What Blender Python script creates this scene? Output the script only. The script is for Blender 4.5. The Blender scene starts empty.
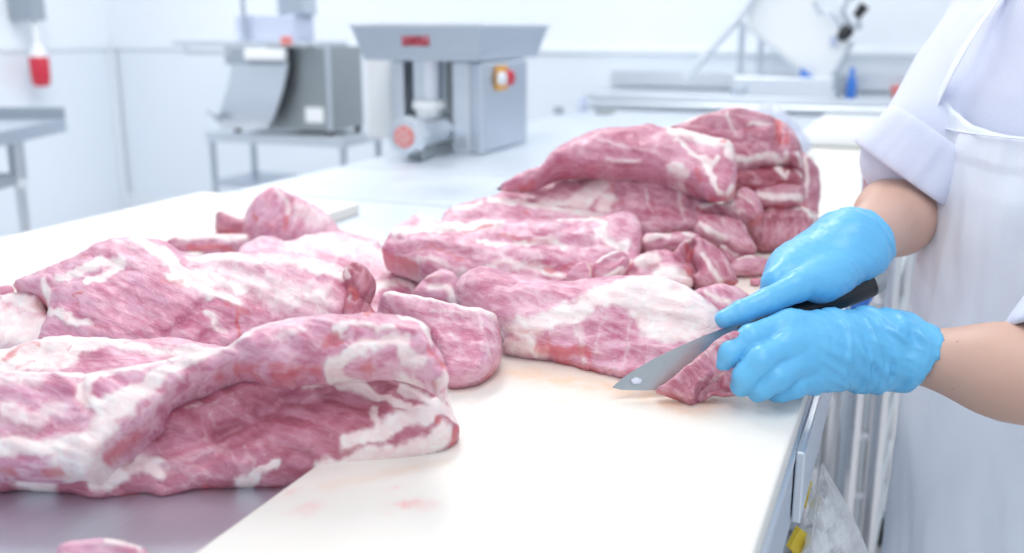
import bpy, bmesh, math, random
import numpy as np
from mathutils import Vector, Matrix, noise
from mathutils.geometry import delaunay_2d_cdt
random.seed(7)
SC = bpy.context.scene
COL = SC.collection
R = math.radians
V = Vector

# ------------------------------------------------------------------ camera
FPX = 1000.0
TH, PS = R(13.96), R(21.8)
CAM = V((0, 0, 1.26))
RGT = V((math.cos(PS), math.sin(PS), 0))
FH = V((-math.sin(PS), math.cos(PS), 0))
FWD = FH * math.cos(TH) - V((0, 0, 1)) * math.sin(TH)
UPV = FH * math.sin(TH) + V((0, 0, 1)) * math.cos(TH)
cd = bpy.data.cameras.new('camera')
cam = bpy.data.objects.new('camera', cd)
COL.objects.link(cam)
cam.matrix_world = Matrix(((RGT.x, UPV.x, -FWD.x, CAM.x), (RGT.y, UPV.y, -FWD.y, CAM.y), (RGT.z, UPV.z, -FWD.z, CAM.z), (0, 0, 0, 1)))
cd.sensor_width = 36.0
cd.lens = 36.0 * FPX / 1024
cd.clip_start = 0.02
cd.dof.use_dof = True
cd.dof.focus_distance = 1.09
cd.dof.aperture_fstop = 3.2
SC.camera = cam

# measuring helpers: where a line of sight read off the photograph meets the place
def ray(x, y):
    return FWD + RGT * ((x - 512) / FPX) - UPV * ((y - 276.5) / FPX)
def at(x, y, d):
    return CAM + ray(x, y) * d
def on_z(x, y, z):
    r = ray(x, y)
    return CAM + r * ((z - CAM.z) / r.z)
def on_y(x, y, Y):
    r = ray(x, y)
    return CAM + r * (Y / r.y)
def on_x(x, y, X):
    r = ray(x, y)
    return CAM + r * (X / r.x)
def depth_of(p):
    return (p - CAM).dot(FWD)

ZS, ZB = 0.855, 0.88          # steel table top, cutting board top

# ------------------------------------------------------------------ objects
def tag(o, label=None, cat=None, group=None, kind=None):
    if label: o['label'] = label
    if cat: o['category'] = cat
    if group: o['group'] = group
    if kind: o['kind'] = kind
    return o

def wloc(o):
    p = V((0, 0, 0))
    while o:
        p = p + o.location
        o = o.parent
    return p

def link_mesh(name, me, mat, parent=None, org=None, smooth=True):
    """mesh given in world coordinates; origin moved to its base"""
    n = len(me.vertices)
    co = np.empty(n * 3, np.float32)
    me.vertices.foreach_get('co', co)
    co = co.reshape(-1, 3)
    if org is None:
        lo, hi = co.min(0), co.max(0)
        org = V(((lo[0] + hi[0]) / 2, (lo[1] + hi[1]) / 2, lo[2]))
    co = co - np.array(org, np.float32)
    me.vertices.foreach_set('co', co.ravel())
    if mat: me.materials.append(mat)
    if smooth: me.polygons.foreach_set('use_smooth', [True] * len(me.polygons))
    me.update()
    o = bpy.data.objects.new(name, me)
    COL.objects.link(o)
    if parent is not None:
        o.parent = parent
        o.location = org - wloc(parent)
    else:
        o.location = org
    return o

def thing(name, label, cat, loc, group=None):
    o = bpy.data.objects.new(name, None)
    o.empty_display_size = 0.05
    COL.objects.link(o)
    o.location = loc
    return tag(o, label, cat, group)

class MB:
    def __init__(s):
        s.bm = bmesh.new()
    def _xf(s, vs, M):
        bmesh.ops.transform(s.bm, matrix=M, verts=vs)
    def box(s, lo, hi, bev=0.0, M=None):
        lo, hi = V(lo), V(hi)
        r = bmesh.ops.create_cube(s.bm, size=1.0)
        vs = r['verts']
        d = hi - lo
        c = (hi + lo) / 2
        s._xf(vs, Matrix.Translation(c) @ Matrix.Diagonal((abs(d.x), abs(d.y), abs(d.z), 1)))
        if bev > 0:
            es = list({e for v in vs for e in v.link_edges})
            b = bmesh.ops.bevel(s.bm, geom=es, offset=bev, segments=2, affect='EDGES', profile=0.5)
            vs = list({v for f in b['faces'] for v in f.verts} | {v for v in vs if v.is_valid})
        if M is not None: s._xf(vs, M)
        return s
    def hexa(s, p):
        """8 corner points: bottom loop 4, top loop 4"""
        v = [s.bm.verts.new(q) for q in p]
        for f in ((3, 2, 1, 0), (4, 5, 6, 7), (0, 1, 5, 4), (1, 2, 6, 5), (2, 3, 7, 6), (3, 0, 4, 7)):
            s.bm.faces.new([v[i] for i in f])
        return s
    def rings(s, rings, cap=True, closed=True):
        vv = [[s.bm.verts.new(p) for p in r] for r in rings]
        n = len(vv[0])
        for a, b in zip(vv, vv[1:]):
            for i in range(n if closed else n - 1):
                j = (i + 1) % n
                s.bm.faces.new((a[i], a[j], b[j], b[i]))
        if cap:
            s.bm.faces.new(vv[0][::-1])
            s.bm.faces.new(vv[-1])
        return s
    def tube(s, pts, r, seg=14, cap=True):
        pts = [V(p) for p in pts]
        rs = r if isinstance(r, (list, tuple)) else [r] * len(pts)
        rg = []
        up = None
        for i, p in enumerate(pts):
            t = (pts[min(i + 1, len(pts) - 1)] - pts[max(i - 1, 0)])
            t = t.normalized() if t.length > 1e-9 else V((0, 0, 1))
            if up is None:
                up = V((0, 0, 1)) if abs(t.z) < 0.9 else V((1, 0, 0))
            a = t.cross(up).normalized()
            b = a.cross(t).normalized()
            up = b
            rg.append([p + (a * math.cos(q) + b * math.sin(q)) * rs[i] for q in [2 * math.pi * k / seg for k in range(seg)]])
        return s.rings(rg, cap)
    def lathe(s, c, axis, prof, seg=28):
        """prof: (distance along axis, radius)"""
        axis = V(axis).normalized()
        up = V((0, 0, 1)) if abs(axis.z) < 0.9 else V((1, 0, 0))
        a = axis.cross(up).normalized()
        b = a.cross(axis)
        c = V(c)
        return s.rings([[c + axis * h + (a * math.cos(q) + b * math.sin(q)) * max(rr, 1e-4) for q in [2 * math.pi * k / seg for k in range(seg)]] for h, rr in prof])
    def prism(s, poly, d):
        """polygon of 3-D points, pushed along d"""
        d = V(d)
        a = [s.bm.verts.new(V(p)) for p in poly]
        b = [s.bm.verts.new(V(p) + d) for p in poly]
        n = len(a)
        s.bm.faces.new(a[::-1]); s.bm.faces.new(b)
        for i in range(n):
            s.bm.faces.new((a[i], a[(i + 1) % n], b[(i + 1) % n], b[i]))
        return s
    def build(s, name, mat, parent=None, smooth=False, org=None, bevel=0.0, sub=0):
        bmesh.ops.recalc_face_normals(s.bm, faces=s.bm.faces)
        me = bpy.data.meshes.new(name)
        s.bm.to_mesh(me); s.bm.free()
        o = link_mesh(name, me, mat, parent, org, smooth)
        if bevel:
            m = o.modifiers.new('bevel', 'BEVEL'); m.width = bevel; m.segments = 2; m.limit_method = 'ANGLE'
        if sub:
            m = o.modifiers.new('sub', 'SUBSURF'); m.levels = sub; m.render_levels = sub
        if smooth and not sub:
            try:
                me.set_sharp_from_angle(angle=R(40))
            except Exception:
                pass
        return o

# ------------------------------------------------------------------ materials
def new_mat(name):
    m = bpy.data.materials.new(name)
    m.use_nodes = True
    nt = m.node_tree
    b = nt.nodes['Principled BSDF']
    return m, nt, b
def N(nt, t, **kw):
    n = nt.nodes.new(t)
    for k, v in kw.items(): setattr(n, k, v)
    return n
def L(nt, a, b): nt.links.new(a, b)
def mathn(nt, op, a, b=None, clamp=False):
    n = N(nt, 'ShaderNodeMath', operation=op); n.use_clamp = clamp
    for i, x in enumerate((a, b)):
        if x is None: continue
        if hasattr(x, 'links'): L(nt, x, n.inputs[i])
        else: n.inputs[i].default_value = x
    return n.outputs[0]
def mixc(nt, f, a, b):
    n = N(nt, 'ShaderNodeMix', data_type='RGBA')
    for sock, x in ((n.inputs[0], f), (n.inputs[6], a), (n.inputs[7], b)):
        if hasattr(x, 'links'): L(nt, x, sock)
        else: sock.default_value = x if not isinstance(x, tuple) else (*x[:3], 1)
    return n.outputs[2]
def noise_tex(nt, vec, scale, detail=3, rough=0.55, dist=0.0):
    n = N(nt, 'ShaderNodeTexNoise')
    n.inputs['Scale'].default_value = scale; n.inputs['Detail'].default_value = detail
    n.inputs['Roughness'].default_value = rough; n.inputs['Distortion'].default_value = dist
    if vec is not None: L(nt, vec, n.inputs['Vector'])
    return n.outputs[0]
def smooth(nt, x, lo, hi, to0=0.0, to1=1.0):
    n = N(nt, 'ShaderNodeMapRange', interpolation_type='SMOOTHSTEP')
    L(nt, x, n.inputs[0])
    for i, v in zip((1, 2, 3, 4), (lo, hi, to0, to1)): n.inputs[i].default_value = v
    return n.outputs[0]
def bump(nt, h, strength, dist, b, normal=None):
    n = N(nt, 'ShaderNodeBump')
    n.inputs['Strength'].default_value = strength; n.inputs['Distance'].default_value = dist
    L(nt, h, n.inputs['Height'])
    if normal is not None: L(nt, normal, n.inputs['Normal'])
    if b is not None: L(nt, n.outputs[0], b.inputs['Normal'])
    return n.outputs[0]
def objco(nt):
    return N(nt, 'ShaderNodeTexCoord').outputs['Object']
def scaled(nt, vec, s):
    n = N(nt, 'ShaderNodeMapping'); n.inputs['Scale'].default_value = s
    L(nt, vec, n.inputs['Vector']); return n.outputs[0]

def simple(name, col, rough=0.5, metal=0.0, var=0.06, nscale=12.0, bmp=0.0, spec=0.5, **kw):
    m, nt, b = new_mat(name)
    co = objco(nt)
    f = noise_tex(nt, co, nscale, 3)
    c1 = tuple(max(0, c * (1 - var)) for c in col); c2 = tuple(min(1, c * (1 + var)) for c in col)
    L(nt, mixc(nt, f, c1, c2), b.inputs['Base Color'])
    b.inputs['Roughness'].default_value = rough; b.inputs['Metallic'].default_value = metal
    b.inputs['Specular IOR Level'].default_value = spec
    if bmp: bump(nt, noise_tex(nt, co, nscale * 8, 3), bmp, 0.002, b)
    for k, v in kw.items(): b.inputs[k].default_value = v
    return m

def steel(name, col, rough=0.32, stretch=(3, 60, 60), var=0.08):
    m, nt, b = new_mat(name)
    co = objco(nt)
    f = noise_tex(nt, scaled(nt, co, stretch), 4.0, 4)
    c1 = tuple(c * (1 - var) for c in col); c2 = tuple(min(1, c * (1 + var)) for c in col)
    L(nt, mixc(nt, f, c1, c2), b.inputs['Base Color'])
    b.inputs['Metallic'].default_value = 1.0
    g = noise_tex(nt, co, 3.0, 3)
    L(nt, smooth(nt, g, 0.2, 0.8, rough - 0.06, rough + 0.08), b.inputs['Roughness'])
    bump(nt, f, 0.06, 0.001, b)
    return m

M = {}
M['steel'] = steel('brushed_steel', (0.72, 0.76, 0.81), 0.38)
M['steel_table'] = steel('table_steel', (0.72, 0.77, 0.83), 0.48, (40, 2, 40), 0.05)
M['steel_matte'] = steel('matt_steel', (0.58, 0.63, 0.70), 0.42)
M['steel_dark'] = steel('dark_steel', (0.40, 0.43, 0.44), 0.45)
M['chrome'] = steel('chrome_tube', (0.78, 0.77, 0.78), 0.18)
M['wall'] = simple('white_wall', (0.86, 0.90, 0.95), 0.55, var=0.015, nscale=1.2)
M['wall_low'] = simple('wall_cladding', (0.79, 0.85, 0.92), 0.42, var=0.02, nscale=1.5)
M['trim'] = simple('white_trim', (0.80, 0.85, 0.90), 0.45, var=0.02)
M['floor'] = simple('pale_floor', (0.80, 0.79, 0.80), 0.45, var=0.05, nscale=6)
M['white'] = simple('white_plastic', (0.88, 0.90, 0.92), 0.35, var=0.02)
M['black'] = simple('black_plastic', (0.02, 0.022, 0.025), 0.42, var=0.1)
M['dark'] = simple('dark_rubber', (0.05, 0.05, 0.055), 0.6, var=0.1)
M['red'] = simple('red_plastic', (0.62, 0.03, 0.06), 0.3, var=0.05)
M['redp'] = simple('salmon_plastic', (0.72, 0.22, 0.20), 0.4, var=0.05)
M['orange'] = simple('orange_plastic', (0.9, 0.42, 0.04), 0.4, var=0.04)
M['yellow'] = simple('yellow_card', (0.85, 0.62, 0.05), 0.5, var=0.06)
M['blue'] = simple('blue_plastic', (0.05, 0.22, 0.72), 0.35, var=0.05)
M['greyplastic'] = simple('grey_plastic', (0.33, 0.38, 0.44), 0.45, var=0.05)
M['lavender'] = simple('lavender_plastic', (0.55, 0.60, 0.75), 0.5, var=0.05)
M['skin'] = None

def board_mat():
    m, nt, b = new_mat('cutting_board_plastic')
    co = objco(nt)
    f = noise_tex(nt, co, 5, 4)
    base = mixc(nt, f, (0.84, 0.805, 0.745), (0.87, 0.845, 0.80))
    st = N(nt, 'ShaderNodeAttribute'); st.attribute_name = 'stain'
    n2 = noise_tex(nt, co, 45, 5, 0.6)
    k = mathn(nt, 'MULTIPLY', st.outputs['Fac'], smooth(nt, n2, 0.25, 0.75, 0.35, 1.2), True)
    c = mixc(nt, k, base, (0.86, 0.60, 0.42))
    st2 = N(nt, 'ShaderNodeAttribute'); st2.attribute_name = 'blood'
    k2 = mathn(nt, 'MULTIPLY', st2.outputs['Fac'], smooth(nt, n2, 0.4, 0.7, 0.1, 1.2), True)
    c = mixc(nt, k2, c, (0.88, 0.40, 0.40))
    L(nt, c, b.inputs['Base Color'])
    L(nt, smooth(nt, n2, 0.3, 0.7, 0.34, 0.52), b.inputs['Roughness'])
    b.inputs['Specular IOR Level'].default_value = 0.4
    bump(nt, noise_tex(nt, scaled(nt, co, (160, 30, 30)), 3, 4), 0.12, 0.0008, b)
    return m
M['board'] = board_mat()

def cloth(name, col, rough=0.8):
    m, nt, b = new_mat(name)
    co = objco(nt)
    f = noise_tex(nt, co, 4, 3)
    L(nt, mixc(nt, f, tuple(c * 0.97 for c in col), tuple(min(1, c * 1.02) for c in col)), b.inputs['Base Color'])
    b.inputs['Roughness'].default_value = rough
    b.inputs['Specular IOR Level'].default_value = 0.2
    b.inputs['Sheen Weight'].default_value = 0.1
    h = mathn(nt, 'ADD', noise_tex(nt, co, 420, 2), mathn(nt, 'MULTIPLY', noise_tex(nt, co, 26, 3), 2.0))
    bump(nt, h, 0.18, 0.002, b)
    return m
M['coat'] = cloth('white_cotton', (0.72, 0.75, 0.89))
M['apron'] = cloth('apron_fabric', (0.85, 0.89, 0.98), 0.6)
M['trouser'] = cloth('white_trouser', (0.75, 0.78, 0.84))

def skin_mat():
    m, nt, b = new_mat('skin')
    co = objco(nt)
    f = noise_tex(nt, co, 14, 4)
    c = mixc(nt, f, (0.62, 0.375, 0.29), (0.72, 0.465, 0.375))
    sp = N(nt, 'ShaderNodeTexVoronoi'); sp.inputs['Scale'].default_value = 55; L(nt, co, sp.inputs['Vector'])
    k = smooth(nt, sp.outputs['Distance'], 0.06, 0.11, 0.45, 0.0)
    c = mixc(nt, k, c, (0.34, 0.16, 0.11))
    L(nt, c, b.inputs['Base Color'])
    b.inputs['Roughness'].default_value = 0.48
    b.inputs['Subsurface Weight'].default_value = 0.12
    b.inputs['Subsurface Radius'].default_value = (0.012, 0.005, 0.003)
    bump(nt, noise_tex(nt, co, 260, 3), 0.12, 0.0008, b)
    return m
M['skin'] = skin_mat()

def glove_mat():
    m, nt, b = new_mat('blue_nitrile')
    co = objco(nt)
    f = noise_tex(nt, co, 22, 3)
    L(nt, mixc(nt, f, (0.115, 0.46, 0.79), (0.165, 0.54, 0.86)), b.inputs['Base Color'])
    b.inputs['Roughness'].default_value = 0.36
    b.inputs['Subsurface Weight'].default_value = 0.08
    b.inputs['Subsurface Radius'].default_value = (0.004, 0.006, 0.01)
    bump(nt, noise_tex(nt, co, 150, 4), 0.10, 0.001, b)
    return m
M['glove'] = glove_mat()

def film_mat():
    m, nt, b = new_mat('clear_bag_film')
    out = nt.nodes['Material Output']
    tr = N(nt, 'ShaderNodeBsdfTransparent'); tr.inputs[0].default_value = (0.97, 0.97, 0.98, 1)
    b.inputs['Base Color'].default_value = (0.95, 0.95, 0.96, 1); b.inputs['Roughness'].default_value = 0.22
    mx = N(nt, 'ShaderNodeMixShader')
    lw = N(nt, 'ShaderNodeLayerWeight'); lw.inputs[0].default_value = 0.45
    co = objco(nt)
    k = mathn(nt, 'ADD', mathn(nt, 'MULTIPLY', lw.outputs['Facing'], 0.6), smooth(nt, noise_tex(nt, co, 16, 4, 0.6, 0.6), 0.42, 0.72, 0.10, 0.55), True)
    tl = N(nt, 'ShaderNodeBsdfTranslucent'); tl.inputs[0].default_value = (0.96, 0.96, 0.97, 1)
    m2 = N(nt, 'ShaderNodeMixShader'); m2.inputs[0].default_value = 0.5
    L(nt, b.outputs[0], m2.inputs[1]); L(nt, tl.outputs[0], m2.inputs[2])
    L(nt, k, mx.inputs[0]); L(nt, tr.outputs[0], mx.inputs[1]); L(nt, m2.outputs[0], mx.inputs[2])
    L(nt, mx.outputs[0], out.inputs[0])
    return m
M['film'] = film_mat()

def meat_mat():
    m, nt, b = new_mat('raw_pork')
    fib = N(nt, 'ShaderNodeAttribute'); fib.attribute_name = 'fib'
    fv = fib.outputs['Vector']
    fat = N(nt, 'ShaderNodeAttribute'); fat.attribute_name = 'fat'
    red = N(nt, 'ShaderNodeAttribute'); red.attribute_name = 'red'
    pal = N(nt, 'ShaderNodeAttribute'); pal.attribute_name = 'pale'
    streak = noise_tex(nt, scaled(nt, fv, (28, 82, 60)), 1.0, 5, 0.62, 0.7)
    fine = noise_tex(nt, scaled(nt, fv, (60, 420, 200)), 1.0, 3, 0.6, 0.3)
    big = noise_tex(nt, fv, 13, 3, 0.5, 0.4)
    med = noise_tex(nt, fv, 55, 5, 0.6, 0.5)
    t = mathn(nt, 'ADD', mathn(nt, 'MULTIPLY', streak, 0.55), mathn(nt, 'MULTIPLY', big, 0.45))
    lean = mixc(nt, smooth(nt, t, 0.33, 0.68), (0.55, 0.155, 0.26), (0.78, 0.395, 0.54))
    lean = mixc(nt, smooth(nt, fine, 0.45, 0.75, 0.0, 0.35), lean, (0.84, 0.60, 0.66))
    ton = N(nt, 'ShaderNodeAttribute'); ton.attribute_name = 'tone'
    deep = mixc(nt, smooth(nt, t, 0.36, 0.66), (0.33, 0.06, 0.09), (0.54, 0.17, 0.235))
    lean = mixc(nt, ton.outputs['Fac'], lean, deep)
    # thin pale membrane
    mem = mathn(nt, 'MULTIPLY', smooth(nt, mathn(nt, 'ADD', mathn(nt, 'MULTIPLY', streak, 0.6), mathn(nt, 'MULTIPLY', med, 0.5)), 0.45, 0.72), pal.outputs['Fac'], True)
    c = mixc(nt, mem, lean, (0.87, 0.63, 0.70))
    # marbling veins
    wv = N(nt, 'ShaderNodeTexVoronoi', feature='DISTANCE_TO_EDGE'); wv.inputs['Scale'].default_value = 1.0
    dv = N(nt, 'ShaderNodeVectorMath', operation='ADD')
    nz = N(nt, 'ShaderNodeTexNoise'); nz.inputs['Scale'].default_value = 30; L(nt, fv, nz.inputs['Vector'])
    sv = N(nt, 'ShaderNodeVectorMath', operation='SCALE'); L(nt, nz.outputs['Color'], sv.inputs[0]); sv.inputs['Scale'].default_value = 1.1
    L(nt, scaled(nt, fv, (16, 40, 30)), dv.inputs[0]); L(nt, sv.outputs[0], dv.inputs[1]); L(nt, dv.outputs[0], wv.inputs['Vector'])
    vein = mathn(nt, 'MULTIPLY', smooth(nt, wv.outputs['Distance'], 0.0, 0.10, 0.30, 0.0), smooth(nt, big, 0.42, 0.65))
    c = mixc(nt, vein, c, (0.86, 0.66, 0.68))
    # fine white flecks of fat in the muscle
    fl = noise_tex(nt, scaled(nt, fv, (90, 170, 130)), 1.0, 3, 0.6, 0.8)
    c = mixc(nt, mathn(nt, 'MULTIPLY', smooth(nt, fl, 0.60, 0.72, 0.0, 0.6), smooth(nt, big, 0.38, 0.62, 0.25, 1.0)), c, (0.90, 0.70, 0.74))
    # seams and fat
    s = mathn(nt, 'ADD', fat.outputs['Fac'], mathn(nt, 'MULTIPLY', mathn(nt, 'SUBTRACT', med, 0.5), 0.5))
    s = mathn(nt, 'ADD', s, mathn(nt, 'MULTIPLY', mathn(nt, 'SUBTRACT', streak, 0.5), 0.18))
    fm = smooth(nt, s, 0.18, 0.76)
    fatc = mixc(nt, smooth(nt, med, 0.35, 0.7), (0.90, 0.70, 0.70), (0.93, 0.86, 0.845))
    c = mixc(nt, fm, c, fatc)
    rs = mathn(nt, 'ADD', red.outputs['Fac'], mathn(nt, 'MULTIPLY', mathn(nt, 'SUBTRACT', med, 0.5), 0.8))
    rm = smooth(nt, rs, 0.3, 0.8, 0.0, 0.75)
    c = mixc(nt, rm, c, (0.64, 0.13, 0.15))
    L(nt, c, b.inputs['Base Color'])
    L(nt, smooth(nt, med, 0.3, 0.75, 0.30, 0.50), b.inputs['Roughness'])
    b.inputs['Subsurface Weight'].default_value = 0.10
    b.inputs['Subsurface Radius'].default_value = (0.010, 0.004, 0.004)
    b.inputs['Subsurface Scale'].default_value = 0.6
    h = mathn(nt, 'ADD', mathn(nt, 'MULTIPLY', streak, 0.75), mathn(nt, 'MULTIPLY', fine, 0.2))
    h = mathn(nt, 'ADD', h, mathn(nt, 'MULTIPLY', med, 0.5))
    h = mathn(nt, 'ADD', h, mathn(nt, 'MULTIPLY', fm, 0.35))
    bump(nt, h, 0.75, 0.0038, b)
    return m
M['meat'] = meat_mat()
# ------------------------------------------------------------------ smooth solid shapes (distance fields meshed to one surface)
def seg_d(P, a, b, ra, rb):
    a = np.array(a); b = np.array(b)
    ba = b - a
    t = np.clip(((P - a) @ ba) / max(ba @ ba, 1e-12), 0, 1)
    return np.linalg.norm(P - a - t[:, None] * ba, axis=1) - (ra + (rb - ra) * t)
def ell_d(P, c, rad, rot=None):
    q = P - np.array(c)
    if rot is not None: q = q @ np.array(rot)
    rad = np.array(rad)
    k0 = np.linalg.norm(q / rad, axis=1); k1 = np.linalg.norm(q / rad ** 2, axis=1)
    return k0 * (k0 - 1) / np.maximum(k1, 1e-9)
def smin(a, b, k):
    h = np.clip(k - np.abs(a - b), 0, None) / k
    return np.minimum(a, b) - h * h * k * 0.25

def surface_nets(f, lo, hi, h):
    lo = np.array(lo, float); hi = np.array(hi, float)
    n = np.ceil((hi - lo) / h).astype(int) + 1
    ax = [lo[i] + h * np.arange(n[i]) for i in range(3)]
    F = np.empty(tuple(n))
    for i in range(n[0]):
        Y, Z = np.meshgrid(ax[1], ax[2], indexing='ij')
        P = np.stack([np.full(Y.size, ax[0][i]), Y.ravel(), Z.ravel()], 1)
        F[i] = f(P).reshape(n[1], n[2])
    S = F < 0
    cn = n - 1
    acc = np.zeros(tuple(cn) + (3,)); cnt = np.zeros(tuple(cn))
    def sl(off): return tuple(slice(o, o + c) for o, c in zip(off, cn))
    for d in range(3):
        e = [0, 0, 0]; e[d] = 1
        o1, o2 = [(d + 1) % 3, (d + 2) % 3]
        for u in (0, 1):
            for w in (0, 1):
                off = [0, 0, 0]; off[o1] = u; off[o2] = w
                off2 = list(off); off2[d] += 1
                A, B = F[sl(off)], F[sl(off2)]
                m = (A < 0) != (B < 0)
                t = np.where(m, A / np.where(m, A - B, 1), 0)
                for k in range(3):
                    acc[..., k] += np.where(m, off[k] + (t if k == d else 0), 0)
                cnt += m
    act = cnt > 0
    idx = -np.ones(tuple(cn), int)
    idx[act] = np.arange(act.sum())
    ijk = np.argwhere(act)
    pos = lo + h * (ijk + acc[act] / cnt[act][:, None])
    faces = []
    for d in range(3):
        o1, o2 = (d + 1) % 3, (d + 2) % 3
        A = np.take(S, range(0, n[d] - 1), d); B = np.take(S, range(1, n[d]), d)
        for I in np.argwhere(A != B):
            if I[o1] == 0 or I[o2] == 0 or I[o1] >= cn[o1] or I[o2] >= cn[o2]: continue
            q = []
            for u, w in ((0, 0), (1, 0), (1, 1), (0, 1)):
                J = list(I); J[o1] -= u; J[o2] -= w
                q.append(int(idx[tuple(J)]))
            if min(q) < 0: continue
            faces.append(q if not S[tuple(I)] else q[::-1])
    for _ in range(2):
        e = h * 0.3
        d0 = f(pos)
        g = np.stack([(f(pos + np.eye(3)[k] * e) - f(pos - np.eye(3)[k] * e)) / (2 * e) for k in range(3)], 1)
        g /= np.maximum(np.sum(g * g, 1), 0.2)[:, None]
        st = np.clip(d0, -h, h)[:, None] * g
        pos = pos - st
    return pos, faces, g

def sdf_mesh(name, f, lo, hi, h, mat, parent=None, disp=None, org=None):
    pos, faces, g = surface_nets(f, lo, hi, h)
    if disp is not None:
        nn = g / np.maximum(np.linalg.norm(g, axis=1), 1e-9)[:, None]
        pos = pos + nn * disp(pos)[:, None]
    me = bpy.data.meshes.new(name)
    me.from_pydata(pos.tolist(), [], faces)
    me.update()
    bm = bmesh.new(); bm.from_mesh(me); bmesh.ops.recalc_face_normals(bm, faces=bm.faces); bm.to_mesh(me); bm.free()
    return link_mesh(name, me, mat, parent, org, True)

def field(parts, k):
    """parts: list of (a, b, ra, rb[, k]) round cones or callables"""
    def f(P):
        d = None
        for p in parts:
            if callable(p): x, kk = p(P), k
            else: x, kk = seg_d(P, p[0], p[1], p[2], p[3]), (p[4] if len(p) > 4 else k)
            d = x if d is None else smin(d, x, kk)
        return d
    return f
def bounds(parts, pad):
    pts = np.array([q for p in parts if not callable(p) for q in (p[0], p[1])])
    rr = max(max(p[2], p[3]) for p in parts if not callable(p))
    return pts.min(0) - rr - pad, pts.max(0) + rr + pad

# ------------------------------------------------------------------ meat: closed soft bodies from an outline, each at its own distance
def spline(pts, n, closed=True):
    out = []
    m = len(pts)
    P = [np.array(p, float) for p in pts]
    rng = range(m) if closed else range(m - 1)
    for i in rng:
        if closed: a, b, c, d = P[i - 1], P[i], P[(i + 1) % m], P[(i + 2) % m]
        else: a, b, c, d = P[max(i - 1, 0)], P[i], P[i + 1], P[min(i + 2, m - 1)]
        L_ = np.linalg.norm(c - b)
        k = max(1, int(L_ / n))
        for j in range(k):
            t = j / k
            out.append(0.5 * ((2 * b) + (-a + c) * t + (2 * a - 5 * b + 4 * c - d) * t * t + (-a + 3 * b - 3 * c + d) * t ** 3))
    if not closed: out.append(P[-1])
    return np.array(out)
def poly_dist(Q, poly, closed=True):
    A = poly; B = np.roll(poly, -1, 0)
    if not closed: A, B = poly[:-1], poly[1:]
    best = np.full(len(Q), 1e9)
    for a, b in zip(A, B):
        ba = b - a
        t = np.clip(((Q - a) @ ba) / max(ba @ ba, 1e-9), 0, 1)
        dx = Q - a - t[:, None] * ba
        best = np.minimum(best, np.einsum('ij,ij->i', dx, dx))
    return np.sqrt(best)
def inside(Q, poly):
    x, y = Q[:, 0], Q[:, 1]
    c = np.zeros(len(Q), bool)
    for a, b in zip(poly, np.roll(poly, -1, 0)):
        m = (a[1] > y) != (b[1] > y)
        with np.errstate(divide='ignore', invalid='ignore'):
            xi = (b[0] - a[0]) * (y - a[1]) / (b[1] - a[1] if b[1] != a[1] else 1e-9) + a[0]
        c ^= m & (x < xi)
    return c
def strokes(Q, lst, default=6):
    """max of soft strokes; each (points, radius[, strength]); one point is a blob, closed areas start with 'area'"""
    v = np.zeros(len(Q))
    for s in lst:
        if s[0] == 'area':
            pl = spline(s[1], 4); st = s[3] if len(s) > 3 else 1.0
            d = poly_dist(Q, pl); ins = inside(Q, pl)
            d = np.where(ins, -d, d)
            v = np.maximum(v, st * np.clip(0.5 - d / (2 * max(s[2], 0.1)), 0, 1))
        else:
            pts, r = s[0], s[1]; st = s[2] if len(s) > 2 else 1.0
            pl = spline(pts, 4, False) if len(pts) > 1 else np.array(pts, float)
            d = poly_dist(Q, pl, False) if len(pl) > 1 else np.linalg.norm(Q - pl[0], axis=1)
            v = np.maximum(v, st * np.exp(-(d / r) ** 2))
    return v
def sstrokes(Q, lst):
    v = np.zeros(len(Q))
    for s in lst: v = v + strokes(Q, [s])
    return v

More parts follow.
